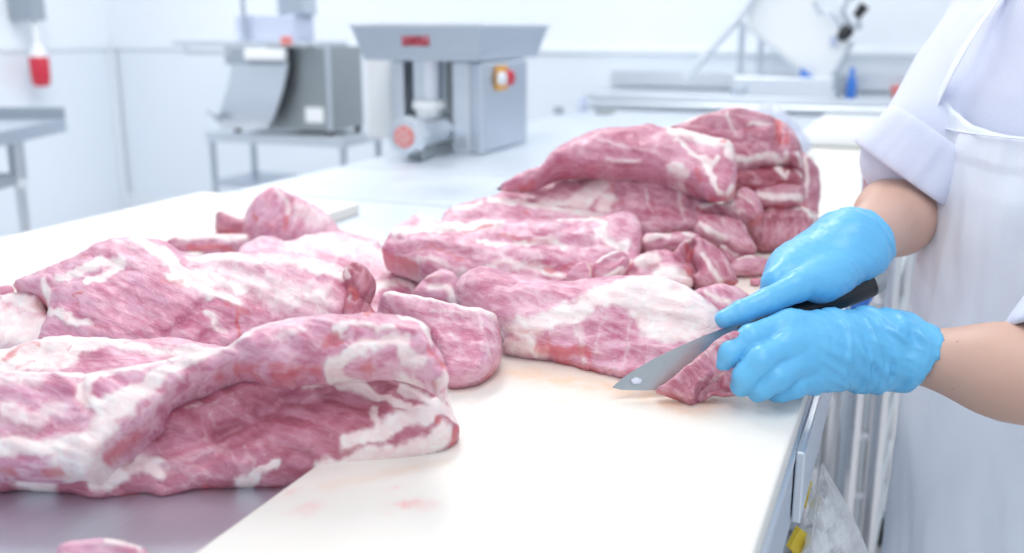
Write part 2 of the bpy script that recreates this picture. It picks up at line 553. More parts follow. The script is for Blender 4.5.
MEAT_N = [0]
def meat(name, label, outline, base, z0, tilt, bulge, edge, fat=(), red=(), crease=(), ridge=(), fiber=0.0, pale=0.4, fat0=0.0,
         cat='meat', group=None, parent=None, belly=None, lump=0.006, step=2.6, jag=1.0, grain=.0028, rim=.75, tone=0.0):
    MEAT_N[0] += 1
    seed = MEAT_N[0] * 3.71
    pl = spline(outline, step)
    # slightly ragged rim
    jit = np.array([[noise.noise(V((p[0] * 0.11, p[1] * 0.11, seed))), noise.noise(V((p[0] * 0.11, p[1] * 0.11, seed + 9)))] for p in pl])
    jit += 0.6 * np.array([[noise.noise(V((p[0] * 0.33, p[1] * 0.33, seed))), noise.noise(V((p[0] * 0.33, p[1] * 0.33, seed + 9)))] for p in pl])
    pl = pl + jit * jag
    lo, hi = pl.min(0), pl.max(0)
    gx = np.arange(lo[0], hi[0], step); gy = np.arange(lo[1], hi[1], step * 0.87)
    G = []
    for j, y in enumerate(gy):
        xs = gx + (step * 0.5 if j % 2 else 0)
        G.append(np.stack([xs, np.full(len(xs), y)], 1))
    G = np.concatenate(G)
    G = G[inside(G, pl)]
    G = G[poly_dist(G, pl) > step * 0.55]
    nb = len(pl)
    allp = [V(p) for p in pl.tolist()] + [V(p) for p in G.tolist()]
    r = delaunay_2d_cdt(allp, [], [list(range(nb))], 1, 1e-5)
    vs = np.array([tuple(v) for v in r[0]]); tris = [list(t) for t in r[2]]
    vs_d = poly_dist(vs, pl)
    onb = vs_d < 1e-3
    # the lying plane of the piece
    A, B = [on_z(q[0], q[1], q[2] if len(q) > 2 else z0) for q in base]
    u = (B - A).normalized()
    bk = V((-u.y, u.x, 0))
    if bk.dot(FH) < 0: bk = -bk
    t = bk * math.cos(R(tilt)) + V((0, 0, 1)) * math.sin(R(tilt))
    nrm = u.cross(t).normalized()
    mid = (A + B) / 2
    if nrm.dot(CAM - mid) < 0: nrm = -nrm
    P = np.empty((len(vs), 3))
    for i, (x, y) in enumerate(vs):
        rr = ray(x, y)
        k = (mid - CAM).dot(nrm) / rr.dot(nrm)
        p = CAM + rr * k
        if p.z < z0: p = on_z(x, y, z0)
        P[i] = p
    cen = V(P.mean(0)); sc = depth_of(cen) / FPX          # metres per pixel there
    D = (CAM - cen).normalized()
    D = (D * 0.75 + V((0, 0, 1)) * 0.25).normalized()
    q = np.minimum(vs_d / edge, 1.0)
    prof = np.sqrt(np.clip(1 - (1 - q) ** 2, 0, 1))
    ns = np.array([noise.fractal(V(p) * 16 + V((seed, 0, 0)), 1.0, 2.0, 3) for p in P])
    ns2 = np.array([noise.noise(V(p) * 62 + V((seed, 5, 0))) for p in P])
    hgt = bulge * prof + lump * ns * prof + lump * 0.28 * ns2 * prof
    fa_, fb2 = math.cos(R(-fiber)), math.sin(R(-fiber))
    rid = np.array([noise.noise(V(((x * fa_ + y * fb2) * .018, (-x * fb2 + y * fa_) * .075, seed + 2))) for x, y in vs])
    rid2 = np.array([noise.noise(V(((x * fa_ + y * fb2) * .05, (-x * fb2 + y * fa_) * .19, seed + 6))) for x, y in vs])
    hgt = hgt + grain * (1 - 2.6 * np.abs(rid)) * prof + grain * .45 * (1 - 2.6 * np.abs(rid2)) * prof
    for s in crease:
        hgt = hgt - s[2] * strokes(vs, [(s[0], s[1])]) * np.minimum(1, vs_d / 3)
    for s in ridge:
        if s[0] == 'area': hgt = hgt + s[3] * strokes(vs, [('area', s[1], s[2])]) * np.minimum(1, vs_d / 4)
        else: hgt = hgt + s[2] * strokes(vs, [(s[0], s[1])]) * np.minimum(1, vs_d / 4)
    front = P + np.array(D) * hgt[:, None]
    front[:, 2] = np.maximum(front[:, 2], z0 + 0.0005)
    bel = bulge * 1.2 if belly is None else belly
    dn = (-nrm * 0.5 + bk * 0.35 - V((0, 0, 1)) * 0.4).normalized()
    back = P + np.array(dn) * (bel * prof)[:, None]
    back[:, 2] = np.maximum(back[:, 2], z0)
    n = len(vs)
    wq = np.array([[noise.noise(V((x * .05, y * .05, seed + 3))) * 7 + noise.noise(V((x * .16, y * .16, seed + 4))) * 3.5, noise.noise(V((x * .05, y * .05, seed + 7))) * 6 + noise.noise(V((x * .16, y * .16, seed + 8))) * 3] for x, y in vs])
    WQ = vs + wq * min(1.0, edge / 20)
    bi = np.where(onb, np.arange(n), -1)
    nxt = n; bmap = np.arange(n)
    for i in range(n):
        if not onb[i]: bmap[i] = nxt; nxt += 1
    allv = np.concatenate([front, back[~onb]])
    faces = [f for f in tris] + [[int(bmap[i]) for i in f[::-1]] for f in tris]
    me = bpy.data.meshes.new(name)
    me.from_pydata(allv.tolist(), [], faces)
    me.update()
    bm = bmesh.new(); bm.from_mesh(me); bmesh.ops.recalc_face_normals(bm, faces=bm.faces); bm.to_mesh(me); bm.free()
    src = np.concatenate([np.arange(n), np.arange(n)[~onb]])
    isb = np.concatenate([np.zeros(n), np.ones((~onb).sum())])
    fa = np.clip(strokes(WQ, fat) + fat0, 0, 1)[src]
    re = strokes(WQ, red)
    rimn = np.array([noise.noise(V((x * .045, y * .045, seed + 11))) for x, y in vs])
    re = np.maximum(re, rim * np.exp(-(vs_d / 3.2) ** 2) * np.clip(rimn * 2.2 + .35, 0, 1))[src]
    pa = (np.full(n, pale))[src]
    ca, sa = math.cos(R(fiber)), math.sin(R(fiber))
    uv = (vs - lo) * sc
    fib = np.stack([uv[:, 0] * ca - uv[:, 1] * sa + seed, uv[:, 0] * sa + uv[:, 1] * ca + seed * 0.7, hgt * 1.0], 1)[src]
    fib[:, 2] -= isb * 0.05
    for nm, arr in (('fat', fa), ('red', re), ('pale', pa), ('tone', np.full(len(src), tone))):
        a = me.attributes.new(nm, 'FLOAT', 'POINT'); a.data.foreach_set('value', arr.astype(np.float32))
    a = me.attributes.new('fib', 'FLOAT_VECTOR', 'POINT'); a.data.foreach_set('vector', fib.astype(np.float32).ravel())
    o = link_mesh(name, me, M['meat'], parent)
    if parent is None: tag(o, label, cat, group)
    elif label: o['label'] = label
    return o
# ------------------------------------------------------------------ the room
def struct(name, mb, mat, **k):
    o = mb.build(name, mat, **k)
    o['kind'] = 'structure'
    return o
YW = 5.52
XW = on_y(115, 100, YW).x            # where the left wall meets the back wall
ZT = on_y(500, 53, YW).z             # top of the wall cladding
struct('floor', MB().box((XW - 0.2, -2.0, -0.1), (3.4, YW + 0.2, 0)), M['floor'])
struct('wall_back', MB().box((XW - 0.2, YW, 0), (3.2, YW + 0.15, 3.0)), M['wall'])
struct('wall_left', MB().box((XW - 0.15, -2.0, 0), (XW, YW, 3.0)), M['wall'])
struct('wall_right', MB().box((3.2, -2.15, 0), (3.35, YW + 0.15, 3.0)), M['wall'])
struct('wall_front', MB().box((XW - 0.15, -2.15, 0), (3.2, -2.0, 3.0)), M['wall'])
struct('trim_1', MB().box((XW + 0.012, YW - 0.012, 0), (3.2, YW, ZT)), M['wall_low'])
struct('trim_2', MB().box((XW, -2.0, 0), (XW + 0.012, YW - 0.012, ZT)), M['wall_low'])
struct('trim_3', MB().box((XW + 0.012, YW - 0.03, ZT), (3.2, YW, ZT + 0.035), 0.006), M['trim'])
struct('trim_4', MB().box((XW, -2.0, ZT), (XW + 0.03, YW - 0.03, ZT + 0.035), 0.006), M['trim'])
struct('baseboard_back', MB().box((XW + 0.03, YW - 0.03, 0), (3.2, YW - 0.012, 0.12), 0.006), M['trim'])
# pillar strip at the corner
struct('trim_5', MB().box((XW + 0.012, YW - 0.05, 0), (XW + 0.07, YW - 0.03, ZT), 0.005), M['trim'])

# ------------------------------------------------------------------ work tables
TX0, TX1 = -1.60, -0.080
def work_table(label, y0, y1, lip=True):
    t = thing('work_table', label, 'table', V(((TX0 + TX1) / 2, (y0 + y1) / 2, 0)), 'stainless steel work tables pushed end to end')
    top = MB().box((TX0, y0, ZS - 0.012), (TX1, y1, ZS), 0.002).build('table_top', M['steel_table'], t)
    ap = MB()
    ap.box((TX0 + 0.001, y0 + 0.002, ZS - 0.085), (TX0 + 0.014, y1 - 0.002, ZS - 0.012))
    ap.box((TX0 + 0.014, y1 - 0.016, ZS - 0.07), (TX1 - 0.014, y1 - 0.003, ZS - 0.012))
    ap.box((TX0 + 0.014, y0 + 0.003, ZS - 0.07), (TX1 - 0.014, y0 + 0.016, ZS - 0.012))
    ap.build('apron_rail', M['steel'], t)
    MB().box((TX1 - 0.013, y0 + 0.002, ZS - 0.085), (TX1 - 0.001, y1 - 0.002, ZS - 0.012), 0.002).build('edge_plate', M['steel_matte'], t)
    if y0 < 0:
        MB().box((TX1, 0.955, ZS - 0.078), (TX1 + 0.009, y1 - 0.01, ZS - 0.001), 0.002).build('side_guard', M['steel'], t)
    for x in (TX0 + 0.06, TX1 - 0.07):
        for y in (y0 + 0.08, y1 - 0.08):
            lg = MB().tube([(x, y, 0.06), (x, y, ZS - 0.012)], 0.019, 18).build('leg', M['chrome'], t)
            MB().lathe((x, y, 0), (0, 0, 1), [(0, 0.022), (0.01, 0.026), (0.04, 0.018), (0.065, 0.018)], 16).build('foot', M['dark'], lg)
    MB().box((TX0 + 0.05, y0 + 0.07, 0.22), (TX1 - 0.09, y1 - 0.07, 0.235), 0.003).build('under_shelf', M['steel'], t)
    return t
SEAM1 = 2.082; SEAM2 = 2.60
work_table('nearest stainless steel work table carrying the cutting boards and the raw pork', -0.5, SEAM1)
work_table('narrow middle section of stainless steel work table beyond the nearest table', SEAM1 + 0.016, SEAM2)
work_table('far stainless steel work table under the steel meat grinder', SEAM2 + 0.016, 4.95)

# ------------------------------------------------------------------ cutting boards
def board(name, label, lo, hi, n=(2, 2), stains=(), bloods=(), bev=0.004):
    b = MB().box(lo, hi, bev)
    top = [f for f in b.bm.faces if f.normal.z > 0.9 or True]
    if stains or bloods:
        bmesh.ops.delete(b.bm, geom=[f for f in b.bm.faces if abs(f.normal.z) > 0.99 and f.calc_center_median().z > (lo[2] + hi[2]) / 2 + 0.005 and f.calc_area() > 0.01], context='FACES_ONLY')
        x0, x1, y0, y1, z = lo[0] + bev, hi[0] - bev, lo[1] + bev, hi[1] - bev, hi[2]
        nx, ny = n
        g = [[b.bm.verts.new((x0 + (x1 - x0) * i / nx, y0 + (y1 - y0) * j / ny, z)) for i in range(nx + 1)] for j in range(ny + 1)]
        for j in range(ny):
            for i in range(nx):
                b.bm.faces.new((g[j][i], g[j][i + 1], g[j + 1][i + 1], g[j + 1][i]))
    me = bpy.data.meshes.new(name)
    b.bm.normal_update()
    b.bm.to_mesh(me); b.bm.free()
    co = np.array([v.co[:] for v in me.vertices])
    for nm, lst in (('stain', stains), ('blood', bloods)):
        v = np.zeros(len(co))
        for (p, q, r, s) in lst:
            a = np.array(p[:2]); c = np.array(q[:2]); ba = c - a
            t = np.clip(((co[:, :2] - a) @ ba) / max(ba @ ba, 1e-9), 0, 1)
            v = np.maximum(v, s * np.exp(-(np.linalg.norm(co[:, :2] - a - t[:, None] * ba, axis=1) / r) ** 2))
        v[co[:, 2] < hi[2] - 0.001] = 0
        at_ = me.attributes.new(nm, 'FLOAT', 'POINT'); at_.data.foreach_set('value', v.astype(np.float32))
    o = link_mesh(name, me, M['board'], None, None, False)
    return tag(o, label, 'cutting board', 'white plastic cutting boards')
z = lambda x, y: on_z(x, y, ZB)
board('cutting_board', 'white cutting board in front, with pink stains, under the blue gloves', (-0.472, 0.40, ZS), (-0.083, SEAM1 - 0.03, ZB), (60, 230),
      stains=[(z(520, 372), z(700, 402), 0.030, 0.8), (z(600, 385), z(690, 408), 0.03, 0.75), (z(640, 400), z(560, 402), 0.02, 0.25), (z(330, 486), z(440, 462), 0.010, 0.35), (z(460, 390), z(500, 370), 0.012, 0.4), (z(740, 275), z(775, 268), 0.05, 0.35), (z(745, 262), z(760, 300), 0.04, 0.3)],
      bloods=[(z(398, 506), z(420, 503), 0.011, 0.75), (z(300, 512), z(310, 507), 0.010, 0.4), (z(520, 430), z(560, 432), 0.012, 0.3), (z(700, 466), z(706, 465), 0.004, 0.9), (z(285, 497), z(292, 492), 0.006, 0.5), (z(395, 488), z(402, 487), 0.006, 0.35), (z(470, 402), z(476, 401), 0.006, 0.5), (z(620, 440), z(640, 436), 0.01, 0.25), (z(660, 505), z(680, 500), 0.012, 0.2)])
board('cutting_board', 'bare white cutting board along the left edge of the table', (-1.57, 0.35, ZS), (-1.136, 1.925, ZB))
board('cutting_board', 'cream cutting board behind the tall pork stack, beside the white sleeve', (-0.50, SEAM1 + 0.02, ZS), (-0.09, 3.52, ZB))
# ------------------------------------------------------------------ meat grinder on the far table
YG = 2.98
x0 = on_y(350, 25, YG).x; x1 = on_y(480, 27, YG).x
zt = on_y(420, 25, YG).z; zl = on_y(420, 61, YG).z
yb = on_x(549, 25, x1).y
g = thing('meat_grinder', 'stainless steel meat grinder with a wide tapered feed pan on the far table', 'grinder', V(((x0 + x1) / 2, (YG + yb) / 2, ZS)))
xi0 = on_y(363, 61, YG).x; xi1 = on_y(476, 63, YG).x
dy = 0.05
m = MB()
O = [V((x0, YG, zt)), V((x1, YG, zt)), V((x1, yb, zt)), V((x0, yb, zt))]
I = [V((xi0, YG + 0.012, zl)), V((x1 - 0.012, YG + 0.012, zl)), V((x1 - 0.03, yb - dy, zl)), V((xi0, yb - dy, zl))]
m.rings([I, O], cap=False)
c = (O[0] + O[2]) / 2
m.rings([[p + (c - p) * 0.02 for p in I], [p + (c - p) * 0.02 for p in O]], cap=False)
v = [m.bm.verts.new(p) for p in I]; m.bm.faces.new(v)
O2 = [p + (c - p) * 0.02 for p in O]
for i in range(4):
    j = (i + 1) % 4
    q = [m.bm.verts.new(p) for p in (O[i], O[j], O2[j], O2[i])]; m.bm.faces.new(q)
pan = m.build('feed_pan', M['steel_matte'], g)
m = MB()
for i in range(4):
    a, b = O[i], O[(i + 1) % 4]
    m.tube([a, b], 0.006, 8)
m.build('pan_rim', M['steel'], pan)
# red lettering plate mark on the pan front
lx0, lx1 = on_y(402, 41, YG).x, on_y(428, 41, YG).x
lz0, lz1 = on_y(415, 46, YG).z, on_y(415, 36, YG).z
fr = lambda zz: YG + 0.012 * (zt - zz) / (zt - zl) - 0.004
m = MB()
ls = [(0.0, 0.24), (0.31, 0.47), (0.53, 0.70), (0.76, 1.0)]
for i, (a, b) in enumerate(ls):
    xa, xb = lx0 + (lx1 - lx0) * a, lx0 + (lx1 - lx0) * b
    w = (xb - xa) * 0.3; hh = lz1 - lz0
    zc = (lz0 + lz1) / 2
    m.box((xa, fr(zc) - 0.002, lz0), (xa + w, fr(zc) + 0.004, lz1))
    m.box((xb - w, fr(zc) - 0.002, lz0), (xb, fr(zc) + 0.004, lz1))
    zb_ = (lz0, zc - hh * 0.13, lz1 - hh * 0.26)[i % 3]
    m.box((xa, fr(zc) - 0.002, zb_), (xb, fr(zc) + 0.004, zb_ + hh * 0.26))
m.build('red_maker_mark', M['red'], pan)
# housing right, columns and feed tube
hx0 = on_y(470, 100, YG + 0.06).x
yh = on_x(533, 100, x1 - 0.015).y
MB().box((hx0, YG + 0.05, ZS), (x1 - 0.012, min(yh, yb - 0.06) - 0.06, zl - 0.002), 0.012).build('motor_housing', M['steel_matte'], g)
for a, b, yy in ((392, 404, YG + 0.10), (452, 470, YG + 0.07)):
    MB().box((on_y(a, 100, yy).x, yy, ZS), (on_y(b, 100, yy).x, yy + 0.09, zl - 0.002), 0.008).build('column', M['steel'], g)
MB().box((on_y(365, 100, YG + 0.34).x, YG + 0.34, ZS), (on_y(392, 100, YG + 0.34).x, YG + 0.42, zl - 0.002), 0.008).build('rear_support', M['white'], g)
MB().box((on_y(404, 100, YG + 0.3).x, YG + 0.26, ZS), (on_y(470, 100, YG + 0.3).x, YG + 0.34, zl - 0.002), 0.006).build('back_panel', M['steel_dark'], g)
ct = on_y(429, 62, YG + 0.10)
sc_ = depth_of(ct) / FPX
MB().lathe((ct.x, ct.y, zl - 0.002), (0, 0, -1), [(0, 16 * sc_), ((100 - 62) * sc_, 16 * sc_)], 24).build('feed_tube', M['steel'], g)
cz = on_y(429, 104, YG + 0.10).z
MB().lathe((ct.x, ct.y, cz), (0, 0, 1), [(-0.105, 10 * sc_), (-0.07, 11 * sc_), (-0.018, 14 * sc_), (-0.014, 17.5 * sc_), (0.012, 17.5 * sc_), (0.014, 15.5 * sc_)], 26).build('tube_collar', M['white'], g)
hd = on_z(404, 161, ZS + 0.004)
hy = hd.y
hc = on_y(404, 137, hy)
s2 = depth_of(hc) / FPX
rr = 20 * s2
hc = V((hc.x, hy, max(hc.z, ZS + rr + 0.003)))
hdir = V((0.05, -1, 0)).normalized()
head = MB().lathe(hc, -hdir, [(0.0, rr * 0.62), (0.004, rr * 0.92), (0.03, rr), (0.05, rr), (0.06, rr * 0.82), (ct.y - hy + 0.02, rr * 0.72)], 8).build('grinding_head', M['steel'], g)
MB().lathe(hc + hdir * 0.004, -hdir, [(0, rr * 0.50), (0.003, rr * 0.56), (0.006, rr * 0.56)], 24).build('red_plate', M['redp'], head)
m = MB()
for k in range(7):
    q = 2 * math.pi * k / 6
    off = V((0, 0, 0)) if k == 6 else V((math.cos(q) * rr * 0.3, 0, math.sin(q) * rr * 0.3))
    m.lathe(hc + off + hdir * 0.007, -hdir, [(0, rr * 0.07), (0.003, rr * 0.07)], 10)
m.build('plate_holes', M['white'], head)
MB().box((hc.x - rr * 0.5, hy + 0.07, ZS), (hc.x + rr * 0.5, hy + 0.14, ZS + rr * 0.5), 0.006).build('head_foot', M['steel_dark'], g)
# switch on the right side of the housing
xs = x1 - 0.012
sw = on_x(500, 78, xs)
r_ = 11 * depth_of(sw) / FPX
yel = MB().box((xs - 0.002, sw.y - r_ * 1.1, sw.z - r_ * 1.1), (xs + 0.012, sw.y + r_ * 1.3, sw.z + r_ * 1.1), 0.006).build('switch_plate', M['orange'], g)
MB().lathe((xs + 0.012, sw.y - r_ * 0.9, sw.z), (1, 0, 0), [(0, r_ * 0.6), (0.02, r_ * 0.55), (0.022, r_ * 0.4)], 20).build('white_button', M['white'], yel)
MB().lathe((xs + 0.012, sw.y + r_ * 0.95, sw.z), (1, 0, 0), [(0, r_ * 0.7), (0.02, r_ * 0.65), (0.024, r_ * 0.45)], 20).build('red_button', M['red'], yel)

# ------------------------------------------------------------------ bench saw and its stand
ZD = 0.74
cr = on_z(343, 138, ZD)
YS = cr.y
sx0 = on_y(205, 140, YS).x; sx1 = cr.x
ysb = on_x(384, 133, sx1).y
st = thing('machine_stand', 'low stainless steel stand carrying the band saw, left of the table', 'stand', V(((sx0 + sx1) / 2, (YS + ysb) / 2, 0)))
MB().box((sx0, YS, ZD - 0.05), (sx1, ysb, ZD), 0.004).build('stand_top', M['steel'], st)
for x in (sx0 + 0.02, sx1 - 0.02):
    for y in (YS + 0.03, ysb - 0.03):
        MB().tube([(x, y, 0), (x, y, ZD - 0.05)], 0.018, 14).build('leg', M['steel_matte'], st)
zsf = on_y(240, 183, YS).z
sh = MB()
sh.box((sx0 + 0.01, YS + 0.02, zsf - 0.03), (sx1 - 0.01, ysb - 0.02, zsf), 0.003)
sh.build('lower_shelf', M['steel_matte'], st)

s = thing('band_saw', 'grey steel bench band saw with a curved pale chute on a low stand', 'saw', V(((sx0 + sx1) / 2, (YS + ysb) / 2, ZD)))
yf = YS + 0.06
def px(x, y, Y=yf): return on_y(x, y, Y)
zt_ = px(300, 44).z
bx0, bx1 = px(268, 90).x, px(330, 90).x
ybk = on_x(363, 90, bx1).y
zf = ZD + 0.022
body = MB().box((bx0, yf, zf), (bx1, min(ybk, ysb - 0.02), zt_ - 0.012), 0.006).build('cabinet', M['steel_dark'], s)
MB().box((bx1 - 0.016, yf - 0.006, zf), (bx1 + 0.004, yf + 0.004, zt_ - 0.012), 0.002).build('corner_post', M['steel'], body)
MB().box((px(306, 120).x, yf - 0.004, px(300, 122).z), (px(324, 120).x, yf + 0.004, px(300, 107).z), 0.001).build('notice_sticker', M['white'], body)
# table plate
tx0, tx1 = px(172, 44, yf - 0.06).x, px(306, 44, yf - 0.06).x
MB().box((tx0, yf - 0.06, zt_ - 0.012), (tx1, yf + 0.34, zt_ + 0.012), 0.004).build('saw_table', M['steel'], s)
m = MB(); q0 = px(186, 53, yf - 0.05); q1 = px(232, 53, yf - 0.05)
m.tube([q0, q1], 0.011, 10); m.tube([q0, (q0.x, q0.y, zt_ - 0.01)], 0.010, 10)
m.build('table_rail', M['steel'], s)
# curved chute in front
yc = yf - 0.055
prof = [(232, 288, 62), (230, 286, 74), (227, 283, 88), (223, 279, 101), (219, 275, 113), (217, 271, 122), (222, 264, 129)]
rows = []
for i, (a, b, yy) in enumerate(prof):
    out = (0, .006, .014, .022, .026, .022, .010)[i]
    p, q = px(a, yy, yc - out), px(b, yy, yc - out)
    rows.append([p, q, q + V((0, 0.012, 0)), p + V((0, 0.012, 0))])
MB().rings(rows).build('curved_chute', M['steel'], s, smooth=False)
MB().box((px(236, 66).x, yc + 0.004, zf), (bx0 + 0.03, yf + 0.2, zt_ - 0.03), 0.01).build('front_cabinet', M['steel'], s)
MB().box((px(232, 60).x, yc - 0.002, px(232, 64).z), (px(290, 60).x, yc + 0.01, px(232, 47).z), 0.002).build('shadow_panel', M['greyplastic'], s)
MB().box((px(245, 60, yc - 0.03).x, yc - 0.04, px(245, 60, yc - 0.03).z), (px(285, 60, yc - 0.03).x, yc - 0.002, px(245, 49, yc - 0.03).z), 0.009).build('white_pusher', M['white'], s)
# upper guard and head
MB().box((px(233, 30).x, yf + 0.02, zt_ + 0.012), (px(292, 30).x, yf + 0.20, px(260, 15).z), 0.008).build('blade_guard', M['lavender'], s)
zup = zt_ + 0.42
MB().box((px(270, 10).x, yf + 0.06, px(260, 15).z), (px(296, 10).x, yf + 0.19, zup), 0.008).build('upper_column', M['steel_matte'], s)
MB().tube([px(245, 40, yf - 0.01), (px(245, 40, yf - 0.01).x, yf - 0.01, zup)], 0.012, 12).build('guide_post', M['steel_matte'], s)
MB().box((px(243, 40).x, yf - 0.02, zup - 0.03), (px(303, 10).x, yf + 0.24, zup + 0.16), 0.03).build('upper_wheel_cover', M['steel'], s)
MB().box((px(288, 40).x, yf - 0.064, zt_ - 0.004), (px(299, 40).x, yf - 0.058, px(260, 36).z), 0.002).build('red_badge', M['redp'], s)
for a, b in ((238, 132), (361, 128), (330, 134)):
    yy = yf + 0.02 if a != 361 else min(ybk, ysb - 0.02) - 0.03
    xx = px(a, b, yy).x if a != 361 else bx1 - 0.02
    MB().lathe((xx, yy, ZD), (0, 0, 1), [(0, 0.016), (0.004, 0.02), (0.024, 0.018)], 14).build('rubber_foot', M['black'], s)
q = px(218, 117, yc - 0.06)
m = MB(); m.tube([px(208, 112, yc - 0.05), q], 0.008, 10); m.lathe(q, (1, 0, -0.2), [(-0.02, 0.012), (-0.016, 0.018), (0.016, 0.018), (0.02, 0.012)], 14)
m.build('clamp_knob', M['greyplastic'], s)

# ------------------------------------------------------------------ left steel table by the wall
zl_ = 0.86
a = on_z(-60, 142.5, zl_); b = on_z(66, 118, zl_)
d = (b - a).normalized(); nrm_ = V((-d.y, d.x, 0))
if nrm_.dot(FH) < 0: nrm_ = -nrm_
a = b - d * 1.5
lt = thing('side_table', 'narrow stainless steel side table with raised end lip, at the left wall', 'table', V(((a.x + b.x) / 2, (a.y + b.y) / 2, 0)))
w = nrm_ * 0.55
dn = V((0, 0, -0.062))
MB().hexa([a + dn, b + dn, b + w + dn, a + w + dn, a, b, b + w, a + w]).build('table_top', M['steel_matte'], lt, bevel=0.004)
lp = V((0, 0, 0.05))
MB().hexa([b - d * 0.018, b, b + w, b + w - d * 0.018, b - d * 0.018 + lp, b + lp, b + w + lp, b + w - d * 0.018 + lp]).build('end_lip', M['greyplastic'], lt, bevel=0.003)
lx = [on_z(36, 134, zl_ - 0.06)]
p = b - d * ((b - on_z(34, 126, zl_)).length) + nrm_ * 0.05
for k, base in enumerate((p, p + nrm_ * 0.44, p - d * 1.2, p - d * 1.2 + nrm_ * 0.44)):
    MB().lathe((base.x, base.y, 0), (0, 0, 1), [(0, 0.022), (0.6, 0.022), (0.64, 0.034), (zl_ - 0.062, 0.036)], 18).build('leg', M['steel'], lt)
zz = on_y(20, 184, p.y).z
MB().hexa([q + V((0, 0, zz)) - V((0, 0, q.z)) for q in (p - d * 1.25, p + d * 0.02, p + d * 0.02 + nrm_ * 0.46, p - d * 1.25 + nrm_ * 0.46)] + [q + V((0, 0, zz + 0.045)) - V((0, 0, q.z)) for q in (p - d * 1.25, p + d * 0.02, p + d * 0.02 + nrm_ * 0.46, p - d * 1.25 + nrm_ * 0.46)]).build('lower_shelf', M['greyplastic'], lt, bevel=0.003)

# red vessel hanging from the wall bracket
hy_ = on_x(40, 70, XW + 0.16).y
hp = on_x(40, 70, XW + 0.16)
k = depth_of(hp) / FPX
h = thing('wall_bracket', 'grey wall bracket at upper left with a red cup hanging below', 'bracket', V((XW + 0.012, hp.y, hp.z + 50 * k)))
MB().box((XW + 0.012, hp.y - 8 * k, hp.z + 48 * k), (XW + 0.16 + 8 * k, hp.y + 8 * k, hp.z + 78 * k), 0.01).build('bracket_arm', M['greyplastic'], h)
MB().tube([(hp.x, hp.y, hp.z + 24 * k), (hp.x, hp.y, hp.z + 49 * k)], 3.0 * k, 12).build('white_cord', M['white'], h)
cp = MB().lathe((hp.x, hp.y, hp.z), (0, 0, 1), [(-16 * k, 6 * k), (-13 * k, 8.6 * k), (-4 * k, 9.4 * k), (12 * k, 9.6 * k), (13 * k, 9 * k)], 24).build('red_cup', M['red'], h, smooth=True)
MB().lathe((hp.x, hp.y, hp.z), (0, 0, 1), [(13 * k, 8.6 * k), (18 * k, 8.0 * k), (24 * k, 4 * k), (27 * k, 3 * k)], 24).build('white_cap', M['white'], cp, smooth=True)

# ------------------------------------------------------------------ back table along the wall, slicing machine
YB = 5.0
zb0 = on_y(700, 112, YB).z; zb1 = on_y(700, 96, YB).z
bl, br = on_y(584, 100, YB).x, 0.85
bt = thing('back_table', 'long stainless steel table along the back wall under the slicing machine', 'table', V(((bl + br) / 2, (YB + 5.46) / 2, 0)))
MB().box((bl, YB, zb1 - 0.03), (br, 5.46, zb1), 0.004).build('table_top', M['steel'], bt)
MB().box((bl + 0.03, YB + 0.03, zb0), (br - 0.03, YB + 0.045, zb1 - 0.03)).build('front_panel', M['steel'], bt)
MB().tube([(bl, YB - 0.012, (zb0 + zb1) / 2 - 0.01), (br, YB - 0.012, (zb0 + zb1) / 2 - 0.01)], 0.014, 12).build('front_rail', M['steel'], bt)
struct('trim_6', MB().box((bl, YW - 0.045, zb1 + 0.02), (br, YW - 0.02, zb1 + 0.10), 0.004), M['steel'])
for x in (bl + 0.05, br - 0.05):
    for y in (YB + 0.06, 5.40):
        MB().tube([(x, y, 0), (x, y, zb1 - 0.03)], 0.02, 14).build('leg', M['chrome'], bt)
YM = 5.10
sm = thing('slicing_machine', 'white slicing machine with a steep tilted panel and black knobs, at the back wall', 'machine', on_y(780, 88, YM))
ppx = lambda x, y, dy=0.0: on_y(x, y, YM + dy)
zbm = zb1
m = MB().box((ppx(733, 84).x, YM - 0.03, zbm), (ppx(838, 84).x, YM + 0.30, ppx(780, 77).z), 0.008)
m.build('base_frame', M['steel'], sm)
MB().box((ppx(733, 84).x, YM - 0.05, zbm + 0.001), (ppx(748, 84).x, YM - 0.028, ppx(740, 84).z), 0.004).build('base_foot', M['steel_matte'], sm)
for a in (740, 756):
    MB().box((ppx(a - 3, 50).x, YM + 0.02 + (a - 740) * 0.008, ppx(a, 78).z), (ppx(a + 3, 50).x, YM + 0.05 + (a - 740) * 0.008, ppx(a, 22 if a == 740 else 30).z), 0.003).build('upright', M['steel_matte'], sm)
poly = [ppx(*p, 0.06) for p in ((750, -40), (747, 26), (816, 82), (829, 81), (850, 42), (832, 24), (815, 6), (812, -40))]
MB().prism(poly, (0, 0.05, 0)).build('tilted_panel', M['white'], sm, bevel=0.006)
MB().tube([ppx(747, 28, 0.05), ppx(816, 83, 0.05)], 0.007, 8).build('panel_edge', M['steel'], sm)
MB().tube([ppx(830, 82, 0.05), ppx(852, 42, 0.05)], 0.013, 8).build('hinge_bar', M['steel_matte'], sm)
MB().tube([ppx(685, 80, 0.02), ppx(742, 14, 0.02), ppx(765, -20, 0.02)], 0.02, 10).build('feed_chute_rail', M['steel'], sm)
MB().box((ppx(833, 88).x, YM - 0.04, ppx(834, 91).z), (ppx(841, 88).x, YM + 0.02, ppx(834, 76).z), 0.006).build('black_stop', M['greyplastic'], sm)
MB().tube([ppx(840, 40, -0.02), ppx(845, 33, -0.02), ppx(850, 27, -0.02)], [0.022, 0.035, 0.028], 14).build('black_knob', M['black'], sm)
MB().tube([ppx(856, 17, -0.02), ppx(865, 5, -0.02)], [0.02, 0.026], 12).build('black_handle', M['black'], sm)
m = MB()
